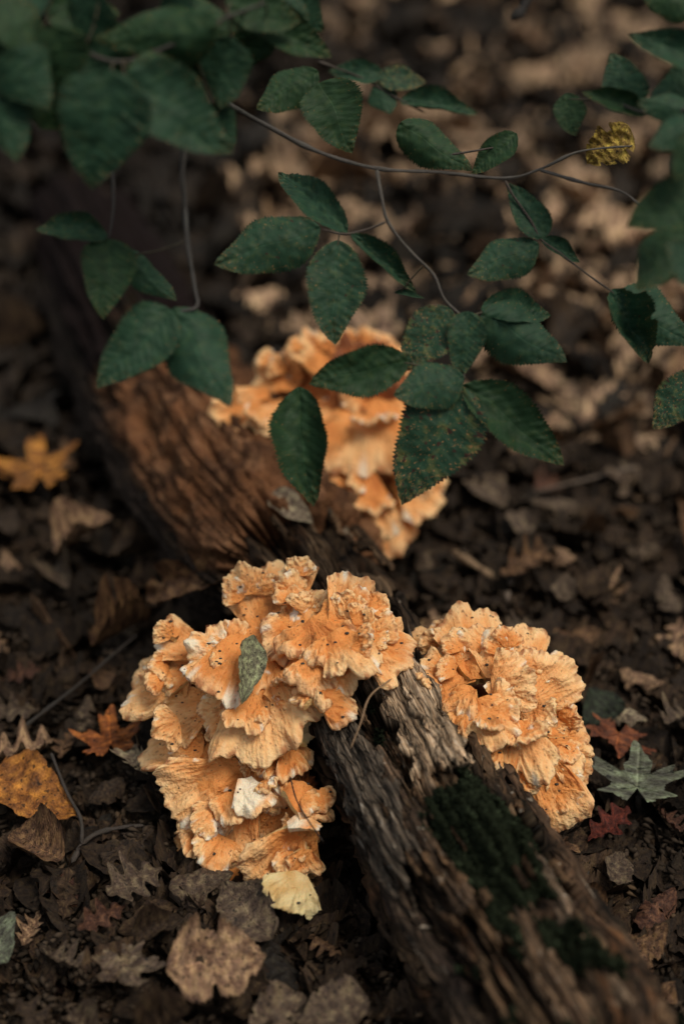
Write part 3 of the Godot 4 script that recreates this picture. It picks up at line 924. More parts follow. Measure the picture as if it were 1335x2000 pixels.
func make_leaves() -> void:
	rng.seed = 303
	for k in 6:
		live_meshes.append(leaf_mesh("beech" if k < 4 else "birch", 40 + k, [0.2, -0.2, 0.35, 0.1, 0.15, -0.25][k], [-0.12, 0.08, -0.2, -0.05, -0.14, 0.07][k], 0.025, 13.0, 0.0055, 0.0, 150, 17, 0.06, 0.14))
	var live_curled := leaf_mesh("beech", 61, 1.1, -0.15, 0.04, 12.0, 0.005, 0.2, 90, 17, 0.08, 0.08)
	live_meshes.append(live_curled)
	# the main bough, running across the picture with three hanging sprays
	var m := thing("beech_bough", "bare grey bough crossing above the rear fungus with spotted green leaf sprays", "branch", at(440, 200, 0.98))
	twig(m, [[440, 200, 0.98], [520, 245, 0.985], [620, 296, 0.99], [735, 329, 0.99], [860, 337, 0.995], [985, 348, 1.0], [1055, 330, 1.0], [1130, 296, 1.02], [1235, 285, 1.05]], 0.0018, 0.0007, Color(0.07, 0.064, 0.058), "bough")
	twig(m, [[1050, 331, 1.0], [1135, 356, 0.99], [1212, 374, 0.985], [1252, 405, 0.98]], 0.0014, 0.0008, Color(0.085, 0.076, 0.07))
	twig(m, [[735, 329, 0.99], [746, 390, 0.985], [758, 435, 0.985], [800, 490, 0.985], [845, 535, 0.985], [868, 585, 0.985], [905, 622, 0.985], [922, 655, 0.985], [908, 700, 0.985], [905, 745, 0.985]], 0.0014, 0.0006, Color(0.075, 0.066, 0.058))
	twig(m, [[756, 432, 0.985], [715, 448, 0.985], [672, 457, 0.985], [628, 447, 0.985]], 0.0009, 0.0006, Color(0.07, 0.055, 0.045))
	twig(m, [[880, 302, 1.03], [930, 294, 1.04], [985, 284, 1.06]], 0.0008, 0.0006, Color(0.05, 0.04, 0.035))
	twig(m, [[985, 350, 1.0], [1000, 380, 1.0], [1035, 430, 1.0], [1056, 468, 1.0], [1095, 497, 1.0], [1145, 535, 1.0], [1200, 574, 1.0]], 0.001, 0.0007, Color(0.05, 0.04, 0.033))
	live_leaf(m, [906, 748, 0.985], [1108, 907, 0.985], 108, 0, 0, 0.75)
	live_leaf(m, [902, 752, 0.985], [785, 988, 0.985], 168, 2, 4, 0.85, "green leaf riddled with brown spots and small holes")
	live_leaf(m, [906, 738, 0.98], [766, 772, 0.975], 104, 1, 1, 0.8)
	live_leaf(m, [878, 600, 0.985], [790, 722, 0.985], 104, 2, 3, 0.8, "green leaf with brown blotches along its midrib")
	live_leaf(m, [915, 608, 0.98], [900, 742, 0.98], 76, 1, 4, 0.8)
	live_leaf(m, [940, 612, 0.985], [1104, 708, 0.99], 118, 0, 5, 0.8)
	live_leaf(m, [938, 606, 0.99], [1086, 606, 1.0], 76, 0, 2, 0.6)
	live_leaf(m, [798, 705, 0.98], [604, 750, 0.97], 104, 0, 3, 0.8, "dark shaded green leaf", -0.35)
	live_leaf(m, [580, 756, 0.98], [600, 988, 0.97], 116, 0, 2, 0.8, "darkest green leaf hanging straight down", 0.2)
	live_leaf(m, [674, 457, 0.985], [536, 316, 1.03], 76, 0, 0, 0.6)
	live_leaf(m, [626, 446, 0.985], [418, 517, 0.985], 118, 1, 1, 0.8)
	live_leaf(m, [660, 468, 0.985], [652, 672, 0.98], 122, 1, 3, 0.85, "green leaf with a browned and eaten tip")
	live_leaf(m, [684, 458, 0.985], [822, 566, 0.99], 46, 1, 2, 0.6)
	live_leaf(m, [770, 570, 1.0], [830, 580, 1.0], 14, 0, 0, 0.6)
	live_leaf(m, [1064, 464, 1.0], [988, 352, 1.0], 66, 0, 4, 0.7)
	live_leaf(m, [1052, 478, 1.0], [910, 538, 1.0], 90, 1, 1, 0.75)
	live_leaf(m, [1056, 468, 1.0], [1136, 508, 1.0], 38, 0, 2, 0.6)
	live_leaf(m, [1204, 572, 1.0], [1350, 678, 1.0], 112, 0, 5, 0.8)
	live_leaf(m, [1192, 566, 1.0], [1272, 708, 1.0], 88, 1, 6, 0.7, "curled green leaf with brown edge")
	live_leaf(m, [1010, 262, 1.05], [920, 335, 1.05], 60, 0, 0, 0.7)
	live_leaf(m, [780, 240, 1.07], [922, 338, 1.07], 84, 0, 5, 0.7)
	live_leaf(m, [625, 160, 1.08], [690, 294, 1.08], 122, 0, 4, 0.8)
	live_leaf(m, [622, 140, 1.1], [500, 215, 1.1], 88, 0, 1, 0.7)
	landmarks.append(["grey bough", Vector2(850, 340)])
	# behind the bough: a farther spray, more out of focus
	var h := thing("leafy_twig", "blurred leafy green twig at top centre behind the grey bough", "branch", at(660, 120, 1.18))
	twig(h, [[620, 120, 1.18], [700, 150, 1.18], [780, 195, 1.18], [830, 220, 1.18]], 0.0011, 0.0007, Color(0.05, 0.04, 0.033))
	live_leaf(h, [750, 150, 1.18], [640, 132, 1.18], 52, 0, 0, 0.6)
	live_leaf(h, [735, 150, 1.18], [832, 158, 1.18], 58, 2, 3, 0.6, "green leaf with yellow tip")
	live_leaf(h, [740, 160, 1.18], [760, 225, 1.18], 62, 0, 1, 0.6)
	live_leaf(h, [780, 200, 1.18], [938, 206, 1.18], 54, 0, 2, 0.5)
	# upper left: a large near spray
	var u := thing("leafy_branch", "large leafy green branch filling the upper left corner, out of focus", "branch", at(0, 60, 0.86))
	twig(u, [[-60, 40, 0.86], [80, 60, 0.86], [220, 120, 0.86], [330, 90, 0.86], [430, 40, 0.86], [520, 5, 0.86]], 0.0018, 0.0009, Color(0.05, 0.045, 0.04))
	var rows := [
		[425, 48, 192, 80, 96, 5, 0.85], [450, 70, 430, 210, 88, 1, 0.88], [465, 15, 655, 108, 74, 0, 0.9], [440, 0, 590, 40, 80, 3, 0.88],
		[240, 150, 465, 290, 126, 4, 0.84], [250, 130, 400, 190, 96, 1, 0.85], [215, 135, 182, 375, 152, 4, 0.83], [60, 50, 40, -60, 90, 2, 0.85],
		[-40, 40, 110, 120, 130, 3, 0.84], [110, 50, 120, 190, 100, 4, 0.84], [-10, 130, 30, 315, 100, 1, 0.83], [90, 30, 240, 20, 80, 0, 0.86],
		[330, 20, 470, 60, 84, 5, 0.87], [150, 70, 250, 170, 90, 3, 0.87], [20, 95, 95, 215, 100, 5, 0.82], [300, 110, 250, 220, 96, 0, 0.87], [-20, 60, 70, 20, 110, 1, 0.82], [330, 150, 350, 290, 84, 2, 0.86], [500, -20, 600, 40, 70, 1, 0.9], [380, 0, 300, 40, 80, 4, 0.86], [200, -10, 150, 70, 90, 1, 0.85], [60, 160, 130, 260, 80, 2, 0.88], [400, 80, 320, 160, 90, 5, 0.9], [520, 20, 470, 140, 76, 3, 0.91], [-30, 200, 10, 90, 90, 4, 0.84], [250, 60, 180, 150, 96, 5, 0.9], [560, -10, 640, 60, 66, 4, 0.93], [420, 200, 445, 300, 60, 1, 0.9], [-30, 10, 90, 20, 80, 5, 0.86],
	]
	for r in rows:
		live_leaf(u, [r[0], r[1], r[6]], [r[2], r[3], r[6] + 0.02], r[4] * 1.2, 0, r[5], 0.75)
	landmarks.append(["upper left branch", Vector2(200, 150)])
	# left sapling with drooping pairs of leaves
	var s := thing("sapling", "slender grey sapling stem left of centre ending in two drooping dark leaves", "sapling", at(358, 275, 0.94))
	twig(s, [[362, 262, 0.9], [356, 340, 0.91], [361, 400, 0.92], [366, 470, 0.92], [380, 560, 0.925], [384, 600, 0.925], [340, 608, 0.925]], 0.0018, 0.001, Color(0.065, 0.062, 0.06), "stem")
	live_leaf(s, [336, 606, 0.925], [190, 755, 0.91], 118, 0, 4, 0.8)
	live_leaf(s, [338, 602, 0.925], [452, 800, 0.91], 130, 0, 5, 0.8)
	live_leaf(s, [240, 490, 0.94], [340, 590, 0.96], 66, 0, 1, 0.5)
	var g := thing("leafy_twig", "small green leaf pair left of the slender sapling, one edge yellowed", "branch", at(215, 465, 0.93))
	twig(g, [[220, 330, 0.95], [222, 400, 0.94], [214, 466, 0.93]], 0.0012, 0.0008, Color(0.04, 0.034, 0.03), "stem")
	live_leaf(g, [212, 462, 0.93], [64, 432, 0.93], 66, 1, 2, 0.6)
	live_leaf(g, [216, 466, 0.93], [204, 618, 0.92], 108, 0, 4, 0.75)
	# right edge
	var e := thing("leafy_branch", "blurred leafy green branch at the right edge above the tan litter", "branch", at(1335, 200, 0.88))
	twig(e, [[1420, 220, 0.88], [1330, 215, 0.9], [1260, 220, 0.92], [1180, 190, 0.94]], 0.0014, 0.0008, Color(0.05, 0.045, 0.04))
	rows = [
		[1400, 125, 1228, 62, 74, 0, 0.9], [1235, 215, 1190, 98, 90, 4, 0.95], [1262, 222, 1138, 172, 48, 2, 0.93], [1105, 182, 1122, 265, 66, 3, 0.97], [1370, 225, 1240, 200, 66, 1, 0.9],
		[1380, 235, 1262, 290, 82, 5, 0.86], [1375, 260, 1318, 350, 80, 4, 0.83], [1365, 375, 1225, 440, 110, 4, 0.85], [1350, 430, 1238, 570, 104, 1, 0.88], [1400, 560, 1300, 470, 90, 3, 0.82],
	]
	rows.append_array([[1360, 20, 1250, -10, 70, 1, 0.9], [1300, 215, 1330, 120, 70, 5, 0.92]])
	for r in rows:
		live_leaf(e, [r[0], r[1], r[6]], [r[2], r[3], r[6]], r[4], 0, r[5], 0.75)
	var w := thing("leaf_tip", "single serrated green leaf poking in at the right edge", "leaf", at(1345, 748, 1.0))
	live_leaf(w, [1370, 730, 1.0], [1274, 834, 1.0], 96, 2, 0, 0.8)
	var y := MeshInstance3D.new()
	y.name = "withered_leaf"
	y.mesh = leaf_mesh("beech", 5, 0.4, -0.2, 0.08, 9.0, 0.006, 0.5, 90, 15, 0.25, 0.1)
	y.material_override = mats.dead_sallow
	y.transform = leaf_frame(at(1226, 244, 1.05), at(1146, 322, 1.06), 0.036, Vector3(0, 0.5, 0.8))
	add_child(y)
	tag(y, "yellow withered leaf hanging on the bough end at upper right", "leaf")
	var d := []
	for q in [[1030, -20, 1.3], [1026, 5, 1.3], [1012, 28, 1.3], [996, 37, 1.3]]: d.append(at(q[0], q[1], q[2]))
	var hook := MeshInstance3D.new()
	hook.name = "hanging_twig"
	hook.mesh = tube(d, 0.004, 0.005, Color(0.015, 0.013, 0.012))
	hook.material_override = mats.twig
	add_child(hook)
	tag(hook, "short black hooked twig hanging at the top edge", "twig")

# ---------------------------------------------------------------- the forest floor
var shapes := {}
var names_of := {}

func log_gap(x: float, z: float) -> float:
	var best := 9.0
	for i in 40:
		var c := log_c(i / 39.0)
		best = minf(best, Vector2(x - c.x, z - c.z).length())
	return best

func in_fungus(x: float, z: float) -> bool:
	var p := Vector2(x, z)
	for c in [[520, 1340, 0.085, 0.085], [460, 1560, 0.04, 0.06], [360, 1370, 0.07, 0.04], [1020, 1400, 0.085, 0.07], [700, 900, 0.06, 0.06]]:
		var q := spot(c[0], c[1], c[2])
		if p.distance_to(Vector2(q.x, q.z)) < c[3]: return true
	return false

func special(called: String, mesh: Mesh, m: String, b: Array, t: Array, width: float, label: String, normal := Vector3(0, 1, 0.15), category := "leaf") -> void:
	var base := spot(b[0], b[1], b[2])
	var tip := spot(t[0], t[1], t[2])
	if base.y < 0.04:
		base.y += ground_h(base.x, base.z) + 0.02
		tip.y += ground_h(tip.x, tip.z) + 0.02
	var o := MeshInstance3D.new()
	o.name = numbered(called)
	o.mesh = mesh
	o.material_override = mats[m]
	o.transform = leaf_frame(base, tip, width, normal)
	add_child(o, true)
	tag(o, label, category)

func stick(pts: Array, r0: float, r1: float, c: Color, label: String, called := "stick", group := "") -> void:
	var q := []
	for e in pts: q.append(spot(e[0], e[1], e[2]))
	var base: Vector3 = q[0]
	var o := MeshInstance3D.new()
	o.name = numbered(called)
	for i in q.size(): q[i] -= base
	o.mesh = tube(q, r0, r1, c)
	o.material_override = mats.twig
	o.position = base
	add_child(o, true)
	tag(o, label, "stick", group)

func make_ground() -> void:
	var pos := PackedVector3Array()
	var col := PackedColorArray()
	var uv := PackedVector2Array()
	var nu := 260
	var nv := 320
	for i in nu:
		var a := float(i) / (nu - 1) * 2.0 - 1.0
		var x := a * 0.9 + pow(a, 7.0) * 11.0
		for j in nv:
			var b := float(j) / (nv - 1) * 2.0 - 1.0
			var z := -1.6 + b * 1.6 + pow(b, 9.0) * 12.0
			var y := ground_h(x, z) + fb.get_noise_2d(x * 40.0, z * 40.0) * 0.006
			pos.append(Vector3(x, y, z))
			var g := 0.8 + fb.get_noise_2d(x * 25.0, z * 25.0) * 0.6
			col.append(Color(0.017 * g, 0.012 * g, 0.0085 * g))
			uv.append(Vector2(x, z))
	var o := MeshInstance3D.new()
	o.name = "ground"
	o.mesh = grid(pos, col, uv, nu, nv)
	o.material_override = mats.soil
	o.set_meta("kind", "structure")
	add_child(o)

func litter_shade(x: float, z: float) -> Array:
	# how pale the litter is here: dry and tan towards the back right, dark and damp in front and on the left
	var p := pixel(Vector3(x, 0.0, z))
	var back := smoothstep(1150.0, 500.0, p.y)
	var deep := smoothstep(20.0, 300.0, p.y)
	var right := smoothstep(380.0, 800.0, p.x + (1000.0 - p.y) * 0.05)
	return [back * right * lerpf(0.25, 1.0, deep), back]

func make_litter() -> void:
	shapes = {
		"beech": [leaf_mesh("beech", 1, 0.4, -0.1, 0.05, 9.0, 0.014, 0.0, 90, 15, 0.08), leaf_mesh("beech", 2, -0.35, 0.12, 0.06, 10.0, 0.014, 0.25, 90, 15, 0.1), leaf_mesh("beech", 3, 1.1, 0.1, 0.06, 10.0, 0.016, 0.0, 90, 15, 0.08)],
		"oak": [leaf_mesh("oak", 4, 0.35, 0.1, 0.07), leaf_mesh("oak", 5, -0.3, -0.12, 0.08), leaf_mesh("oak", 6, 0.6, 0.16, 0.09)],
		"maple": [maple_mesh(1, 0.25, 0.08, 0.09), maple_mesh(2, -0.2, 0.1, 0.1), maple_mesh(3, 0.45, -0.1, 0.12)],
		"birch": [leaf_mesh("birch", 7, 0.3, 0.08, 0.06, 8.0, 0.008, 0.15, 90, 15, 0.1), leaf_mesh("birch", 8, -0.4, -0.1, 0.07, 8.0, 0.008, 0.3, 90, 15, 0.1)],
		"strip": [leaf_mesh("strip", 9, 1.5, 0.12, 0.06, 8.0, 0.004, 0.3), leaf_mesh("strip", 10, -1.2, -0.15, 0.07, 8.0, 0.004, 0.3)],
	}
	var flat := maple_mesh(11, 0.1, 0.03, 0.05)
	# leaves that stand out
	special("yellow_leaf", leaf_mesh("birch", 21, 0.15, -0.04, 0.05, 9.0, 0.012, 0.1), "dead_yellow", [-14, 1530, 0.018], [160, 1610, 0.02], 0.052, "speckled yellow leaf at the left edge below the orange maple leaf")
	special("maple_leaf", maple_mesh(12, 0.2, -0.1, 0.1), "dead_orange", [222, 1512, 0.012], [212, 1395, 0.03], 0.062, "orange maple leaf beside the largest fungus, left of it", Vector3(0, 0.8, 0.5))
	special("maple_leaf", flat, "dead_amber", [82, 985, 0.02], [76, 880, 0.04], 0.085, "bright amber maple leaf at the left edge, out of focus", Vector3(0, 0.6, 0.8))
	special("yellow_leaf", shapes.birch[0], "dead_yellow", [50, 945, 0.02], [-10, 925, 0.02], 0.03, "pale yellow leaf touching the bright amber maple leaf")
	special("maple_leaf", maple_mesh(14, 0.15, 0.05, 0.08), "dead_rust", [1205, 1425, 0.012], [1195, 1520, 0.012], 0.062, "rust red maple leaf right of the orange fan fungus", Vector3(0.1, 0.8, 0.5))
	special("maple_leaf", maple_mesh(15, 0.12, 0.04, 0.05), "dead_grey_green", [1238, 1604, 0.012], [1240, 1488, 0.03], 0.078, "grey green maple leaf lying at the right, below the rust one", Vector3(-0.1, 0.75, 0.6))
	special("red_leaf", shapes.oak[0], "dead_red", [1142, 1668, 0.008], [1222, 1612, 0.012], 0.03, "small red leaf below the grey green maple leaf")
	special("pale_leaf", shapes.birch[1], "dead_bone", [1195, 1405, 0.015], [1258, 1428, 0.02], 0.022, "small pale leaf just above the rust red maple leaf")
	special("dark_green_leaf", shapes.beech[0], "dead_olive", [1195, 1370, 0.02], [1145, 1450, 0.012], 0.035, "dark green leaf between the fan fungus and the rust leaf")
	special("beech_leaf", leaf_mesh("beech", 23, 0.3, -0.06, 0.04, 10.0, 0.02, 0.15), "dead_grey_brown", [532, 1872, 0.012], [432, 1752, 0.02], 0.045, "ribbed grey brown leaf under the lowest tip of the largest fungus", Vector3(0, 0.8, 0.5))
	special("crumpled_leaf", leaf_mesh("beech", 33, 0.5, 0.12, 0.1, 9.0, 0.02, 0.35, 90, 15, 0.16, 0.1), "dead_tan", [330, 1945, 0.018], [520, 1900, 0.024], 0.062, "large crumpled tan leaf near the bottom edge", Vector3(0, 0.8, 0.4))
	special("oak_leaf", shapes.oak[0], "dead_grey_brown", [322, 1730, 0.012], [215, 1795, 0.012], 0.045, "grey oak leaf left of the lowest fungus shelves", Vector3(-0.1, 0.9, 0.3))
	special("beech_leaf", shapes.beech[2], "dead_brown", [122, 1700, 0.016], [30, 1640, 0.014], 0.042, "ribbed curled brown leaf below the speckled yellow leaf")
	special("curled_leaf", shapes.strip[0], "dead_brown", [180, 1275, 0.02], [296, 1212, 0.03], 0.03, "rolled brown leaf left of the fungus top, by the log")
	special("curled_leaf", shapes.beech[2], "dead_tan", [108, 1095, 0.02], [228, 1050, 0.03], 0.045, "curled tan leaf lying below the amber maple leaf")
	special("curled_leaf", shapes.strip[1], "dead_brown", [66, 1190, 0.02], [150, 1290, 0.014], 0.014, "narrow rolled brown strip at the far left")
	special("fallen_leaf", leaf_mesh("beech", 25, 0.2, -0.05, 0.05, 10.0, 0.012, 0.2), "dead_dull_green", [494, 1240, 0.165], [474, 1372, 0.145], 0.022, "narrow grey green leaf lying on top of the largest fungus", Vector3(0.35, 0.8, 0.55))
	special("fallen_leaf", leaf_mesh("birch", 26, 0.3, -0.05, 0.04), "dead_bone", [528, 965, 0.15], [612, 1020, 0.135], 0.026, "grey leaf lying on the log beside the rear fungus", Vector3(0.1, 0.8, 0.5))
	special("dark_leaf", shapes.oak[1], "dead_near_black", [822, 1382, 0.13], [884, 1396, 0.12], 0.016, "small dark leaf wedged between log and fan fungus")
	special("fungus_scrap", leaf_mesh("birch", 27, 0.9, 0.1, 0.16, 5.0, 0.0, 0.5), "dead_bone", [262, 1490, 0.018], [292, 1552, 0.016], 0.022, "torn cream scrap of fungus lying by the orange maple leaf", Vector3(0, 0.7, 0.6), "fungus scrap")
	special("grey_leaf", shapes.birch[0], "dead_grey_green", [-40, 1850, 0.012], [24, 1900, 0.012], 0.05, "dull green leaf at the lower left edge")
	special("bark_flake", leaf_mesh("strip", 31, 0.5, 0.06, 0.08, 6.0, 0.0, 0.5), "dead_brown", [288, 1172, 0.06], [480, 1106, 0.10], 0.035, "long brown bark flake leaning on the log above the fungus", Vector3(0, 0.8, 0.5), "bark")
	landmarks.append_array([["speckled yellow leaf", Vector2(70, 1570)], ["orange maple leaf", Vector2(210, 1450)], ["amber maple leaf", Vector2(80, 930)], ["rust red maple leaf", Vector2(1200, 1465)],
		["grey green maple leaf", Vector2(1240, 1545)], ["ribbed grey leaf", Vector2(485, 1810)], ["crumpled tan leaf", Vector2(420, 1930)], ["sapling stem", Vector2(365, 430)], ["small red leaf", Vector2(1180, 1640)]])
	# twigs that stand out
	stick([[40, 1425, 0.03], [150, 1340, 0.035], [225, 1275, 0.04], [268, 1240, 0.045]], 0.0016, 0.0009, Color(0.03, 0.024, 0.02), "thin dark twig slanting up to the fungus from the far left")
	stick([[140, 1685, 0.02], [170, 1640, 0.02], [215, 1620, 0.02], [282, 1612, 0.022]], 0.0024, 0.0012, Color(0.045, 0.035, 0.03), "forked dark twig below the speckled yellow leaf, pointing right")
	stick([[160, 1650, 0.022], [158, 1600, 0.03], [130, 1545, 0.035], [100, 1470, 0.04]], 0.0016, 0.001, Color(0.04, 0.032, 0.028), "dark twig standing across the speckled yellow leaf")
	stick([[330, 1725, 0.012], [360, 1755, 0.016], [414, 1792, 0.012]], 0.0065, 0.0045, Color(0.17, 0.115, 0.085), "short thick brown stick pointing at the lowest fungus shelf")
	stick([[684, 1462, 0.142], [704, 1412, 0.155], [722, 1360, 0.165], [765, 1325, 0.155]], 0.0007, 0.0005, Color(0.3, 0.19, 0.11), "thin tan stalk arching over the log top", "dry_stalk")
	stick([[632, 1645, 0.085], [600, 1600, 0.1], [578, 1560, 0.1], [566, 1515, 0.095]], 0.0006, 0.0005, Color(0.02, 0.014, 0.012), "black hair of a stem across the white torn fungus edge", "dry_stalk")
	stick([[1085, 1840, 0.01], [1110, 1780, 0.02], [1150, 1700, 0.03]], 0.0012, 0.0008, Color(0.03, 0.025, 0.02), "thin dark twig in the litter right of the log")
	stick([[985, 1180, 0.02], [1004, 1105, 0.03]], 0.0035, 0.0025, Color(0.13, 0.1, 0.08), "upright grey stick behind the fan fungus")
	stick([[880, 1075, 0.02], [935, 1110, 0.03], [985, 1140, 0.02]], 0.004, 0.003, Color(0.3, 0.2, 0.12), "tan curved stick between rear fungus and fan fungus")
	# the leaves that lie largest in view
	rng.seed = 4242
	var placed: Array[Vector3] = []
	var keep_clear: Array[Vector3] = []
	var kinds := ["beech", "oak", "maple", "birch", "beech", "oak", "strip", "beech"]
	var used := {}
	var tries := 0
	for n in get_children():
		if n.get_meta("category", "") in ["leaf", "bark", "fungus scrap"] and n is MeshInstance3D:
			var cc: Vector3 = n.transform * Vector3(0.5, 0, 0)
			if cc.y < 0.08: keep_clear.append(Vector3(cc.x, n.transform.basis.x.length() * 0.42 + 0.014, cc.z))
	while placed.size() < 275 and tries < 60000:
		tries += 1
		var z := -lerpf(0.5, 3.3, pow(rng.randf(), 1.9))
		var reach := 0.06 + absf(z) * 0.262
		var x := rng.randf_range(-reach, reach)
		var px := pixel(Vector3(x, 0.02, z))
		if px.y > 2060.0: continue
		if log_gap(x, z) < 0.085 or in_fungus(x, z): continue
		var gap := lerpf(0.036, 0.11, smoothstep(0.6, 2.6, -z))
		var ok := true
		for q in placed:
			if Vector2(q.x - x, q.z - z).length() < gap:
				ok = false
				break
		for q in keep_clear:
			if Vector2(q.x - x, q.z - z).length() < q.y: ok = false
		if not ok: continue
		placed.append(Vector3(x, 0, z))
		var sh := litter_shade(x, z)
		var kind: String = kinds[rng.randi() % kinds.size()]
		var tint := ""
		var roll := rng.randf()
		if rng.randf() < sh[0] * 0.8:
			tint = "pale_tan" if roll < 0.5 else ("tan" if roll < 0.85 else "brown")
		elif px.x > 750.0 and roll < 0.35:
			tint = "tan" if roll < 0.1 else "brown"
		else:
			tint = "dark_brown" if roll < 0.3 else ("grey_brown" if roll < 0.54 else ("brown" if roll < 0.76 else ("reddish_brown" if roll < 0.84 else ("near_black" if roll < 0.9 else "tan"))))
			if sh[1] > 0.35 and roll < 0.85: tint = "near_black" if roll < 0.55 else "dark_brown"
		var len := rng.randf_range(0.032, 0.068) * lerpf(0.95, 1.75, sh[1])
		if kind == "strip": len *= 0.8
		var yaw := rng.randf() * TAU
		var d := Vector3(cos(yaw), rng.randf_range(-0.15, 0.25), sin(yaw)).normalized()
		var h := ground_h(x, z) + rng.randf_range(0.018, 0.032)
		var nrm := Vector3(rng.randf_range(-0.35, 0.35), 1.0, rng.randf_range(-0.25, 0.5))
		var wd := len * ({"beech": 0.6, "oak": 0.6, "maple": 1.05, "birch": 0.75, "strip": 0.28}[kind] as float)
		var pool: Array = shapes[kind]
		var o := MeshInstance3D.new()
		o.name = numbered({"strip": "leaf_scrap"}.get(kind, kind + "_leaf"))
		o.mesh = pool[rng.randi() % pool.size()]
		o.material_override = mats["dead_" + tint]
		var c := Vector3(x, h, z)
		o.transform = leaf_frame(c - d * len * 0.5, c + d * len * 0.5, wd, nrm)
		add_child(o, true)
		# which leaf it is
		var best := 0
		var near := 1e9
		for m in landmarks.size():
			var dd := (landmarks[m][1] as Vector2).distance_to(Vector2(px.x, px.y))
			if dd < near:
				near = dd
				best = m
		var off: Vector2 = Vector2(px.x, px.y) - landmarks[best][1]
		var rel := ("right of" if off.x > 0 else "left of") if absf(off.x) > absf(off.y) else ("below" if off.y > 0 else "above")
		var far := "just " if near < 170.0 else ("" if near < 330.0 else "well ")
		var pt := pixel(c + d * 0.02) - px
		var dirs := ["right", "lower right", "down", "lower left", "left", "upper left", "up", "upper right"]
		var way: String = dirs[posmod(roundi(atan2(pt.y, pt.x) / (PI / 4.0)), 8)]
		var size := "small" if len * focal_px / px.z < 125.0 else ("broad" if len * focal_px / px.z > 190.0 else "")
		var what := "scrap of leaf" if kind == "strip" else kind + " leaf"
		var lab := ("%s %s %s %s%s the %s, tip %s" % [size, tint.replace("_", " "), what, far, rel, landmarks[best][0], way]).strip_edges()
		var extra := 0
		while used.has(lab) and extra < 3:
			lab = ["flat ", "tilted ", "crinkled "][extra] + lab.trim_prefix("flat ").trim_prefix("tilted ").trim_prefix("crinkled ")
			extra += 1
		var words := lab.split(" ")
		if words.size() > 16: lab = lab.replace(" tip", " tip")
		used[lab] = true
		tag(o, lab, "leaf", "fallen leaves on the forest floor")
	# loose sticks
	for i in 16:
		var z3 := -rng.randf_range(0.62, 2.3)
		var x3 := rng.randf_range(-0.26, 0.26) * absf(z3)
		if log_gap(x3, z3) < 0.11 or in_fungus(x3, z3): continue
		var c3 := Vector3(x3, ground_h(x3, z3) + 0.018, z3)
		var yaw3 := rng.randf() * TAU
		var d3 := Vector3(cos(yaw3), 0.1, sin(yaw3)) * rng.randf_range(0.03, 0.08)
		var pa := pixel(c3 - d3)
		var pb := pixel(c3)
		var pc := pixel(c3 + d3)
		var best3 := 0
		for m in landmarks.size():
			if (landmarks[m][1] as Vector2).distance_to(Vector2(pb.x, pb.y)) < (landmarks[best3][1] as Vector2).distance_to(Vector2(pb.x, pb.y)): best3 = m
		var rel3 := ("right of" if pb.x > landmarks[best3][1].x else "left of") + " and " + ("below" if pb.y > landmarks[best3][1].y else "above")
		stick([[pa.x, pa.y, c3.y], [pb.x, pb.y, c3.y + 0.004], [pc.x, pc.y, c3.y + 0.008]], rng.randf_range(0.0015, 0.003), 0.001, Color(0.07, 0.052, 0.04) * rng.randf_range(0.6, 1.8),
			"%s twig %s the %s" % [["short brown", "thin dark", "slender bent", "broken", "knobbly", "stout", "crooked", "dull"][i % 8], rel3, landmarks[best3][0]], "twig", "twigs in the litter")
	# what lies beneath them: nobody could count it
	var st := SurfaceTool.new()
	st.begin(Mesh.PRIMITIVE_TRIANGLES)
	rng.seed = 90
	var small := [leaf_mesh("beech", 51, 0.25, 0.04, 0.035, 5.0, 0.004, 0.15, 30, 9, 0.2, 0.0), leaf_mesh("oak", 52, -0.2, 0.05, 0.04, 5.0, 0.004, 0.1, 40, 9, 0.15, 0.0), leaf_mesh("birch", 53, 0.2, -0.05, 0.04, 5.0, 0.004, 0.25, 30, 9, 0.2, 0.0), leaf_mesh("strip", 54, 0.9, 0.05, 0.05, 5.0, 0.0, 0.3, 30, 9, 0.2, 0.0)]
	for i in 10:
		var yw := rng.randf() * TAU
		var tr := Transform3D(Basis.from_euler(Vector3(rng.randf_range(-0.22, 0.22), yw, rng.randf_range(-0.22, 0.22))).scaled(Vector3.ONE * rng.randf_range(0.03, 0.06)), Vector3(rng.randf_range(-0.06, 0.06), rng.randf_range(0.0, 0.012), rng.randf_range(-0.06, 0.06)))
		tr.basis = tr.basis * Basis.from_scale(Vector3(1, 1, 0.6))
		st.append_from(small[i % 4], 0, tr)
	var xs: Array[Transform3D] = []
	var cs: Array[Color] = []
	while xs.size() < 6600:
		var z2 := -rng.randf_range(0.35, 4.2)
		var x2 := rng.randf_range(-1.0, 1.0) * (0.3 + absf(z2) * 0.34)
		if log_gap(x2, z2) < 0.05: continue
		var sh2 := litter_shade(x2, z2)
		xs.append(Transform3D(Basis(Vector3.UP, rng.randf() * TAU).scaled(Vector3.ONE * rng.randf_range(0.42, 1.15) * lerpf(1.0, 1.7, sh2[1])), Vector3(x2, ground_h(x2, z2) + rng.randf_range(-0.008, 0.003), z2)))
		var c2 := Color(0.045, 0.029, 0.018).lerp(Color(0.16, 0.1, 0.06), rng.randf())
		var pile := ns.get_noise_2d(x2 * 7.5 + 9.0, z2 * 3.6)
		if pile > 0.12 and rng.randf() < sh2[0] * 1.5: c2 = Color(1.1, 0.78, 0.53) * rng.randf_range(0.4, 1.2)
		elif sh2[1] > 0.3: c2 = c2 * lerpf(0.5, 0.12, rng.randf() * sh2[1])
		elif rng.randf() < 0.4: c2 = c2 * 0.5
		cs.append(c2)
	var u := many(self, "leaf_litter", st.commit(), mats.litter, xs, cs)
	tag(u, "dense dark brown leaf litter covering the whole forest floor", "leaf litter")
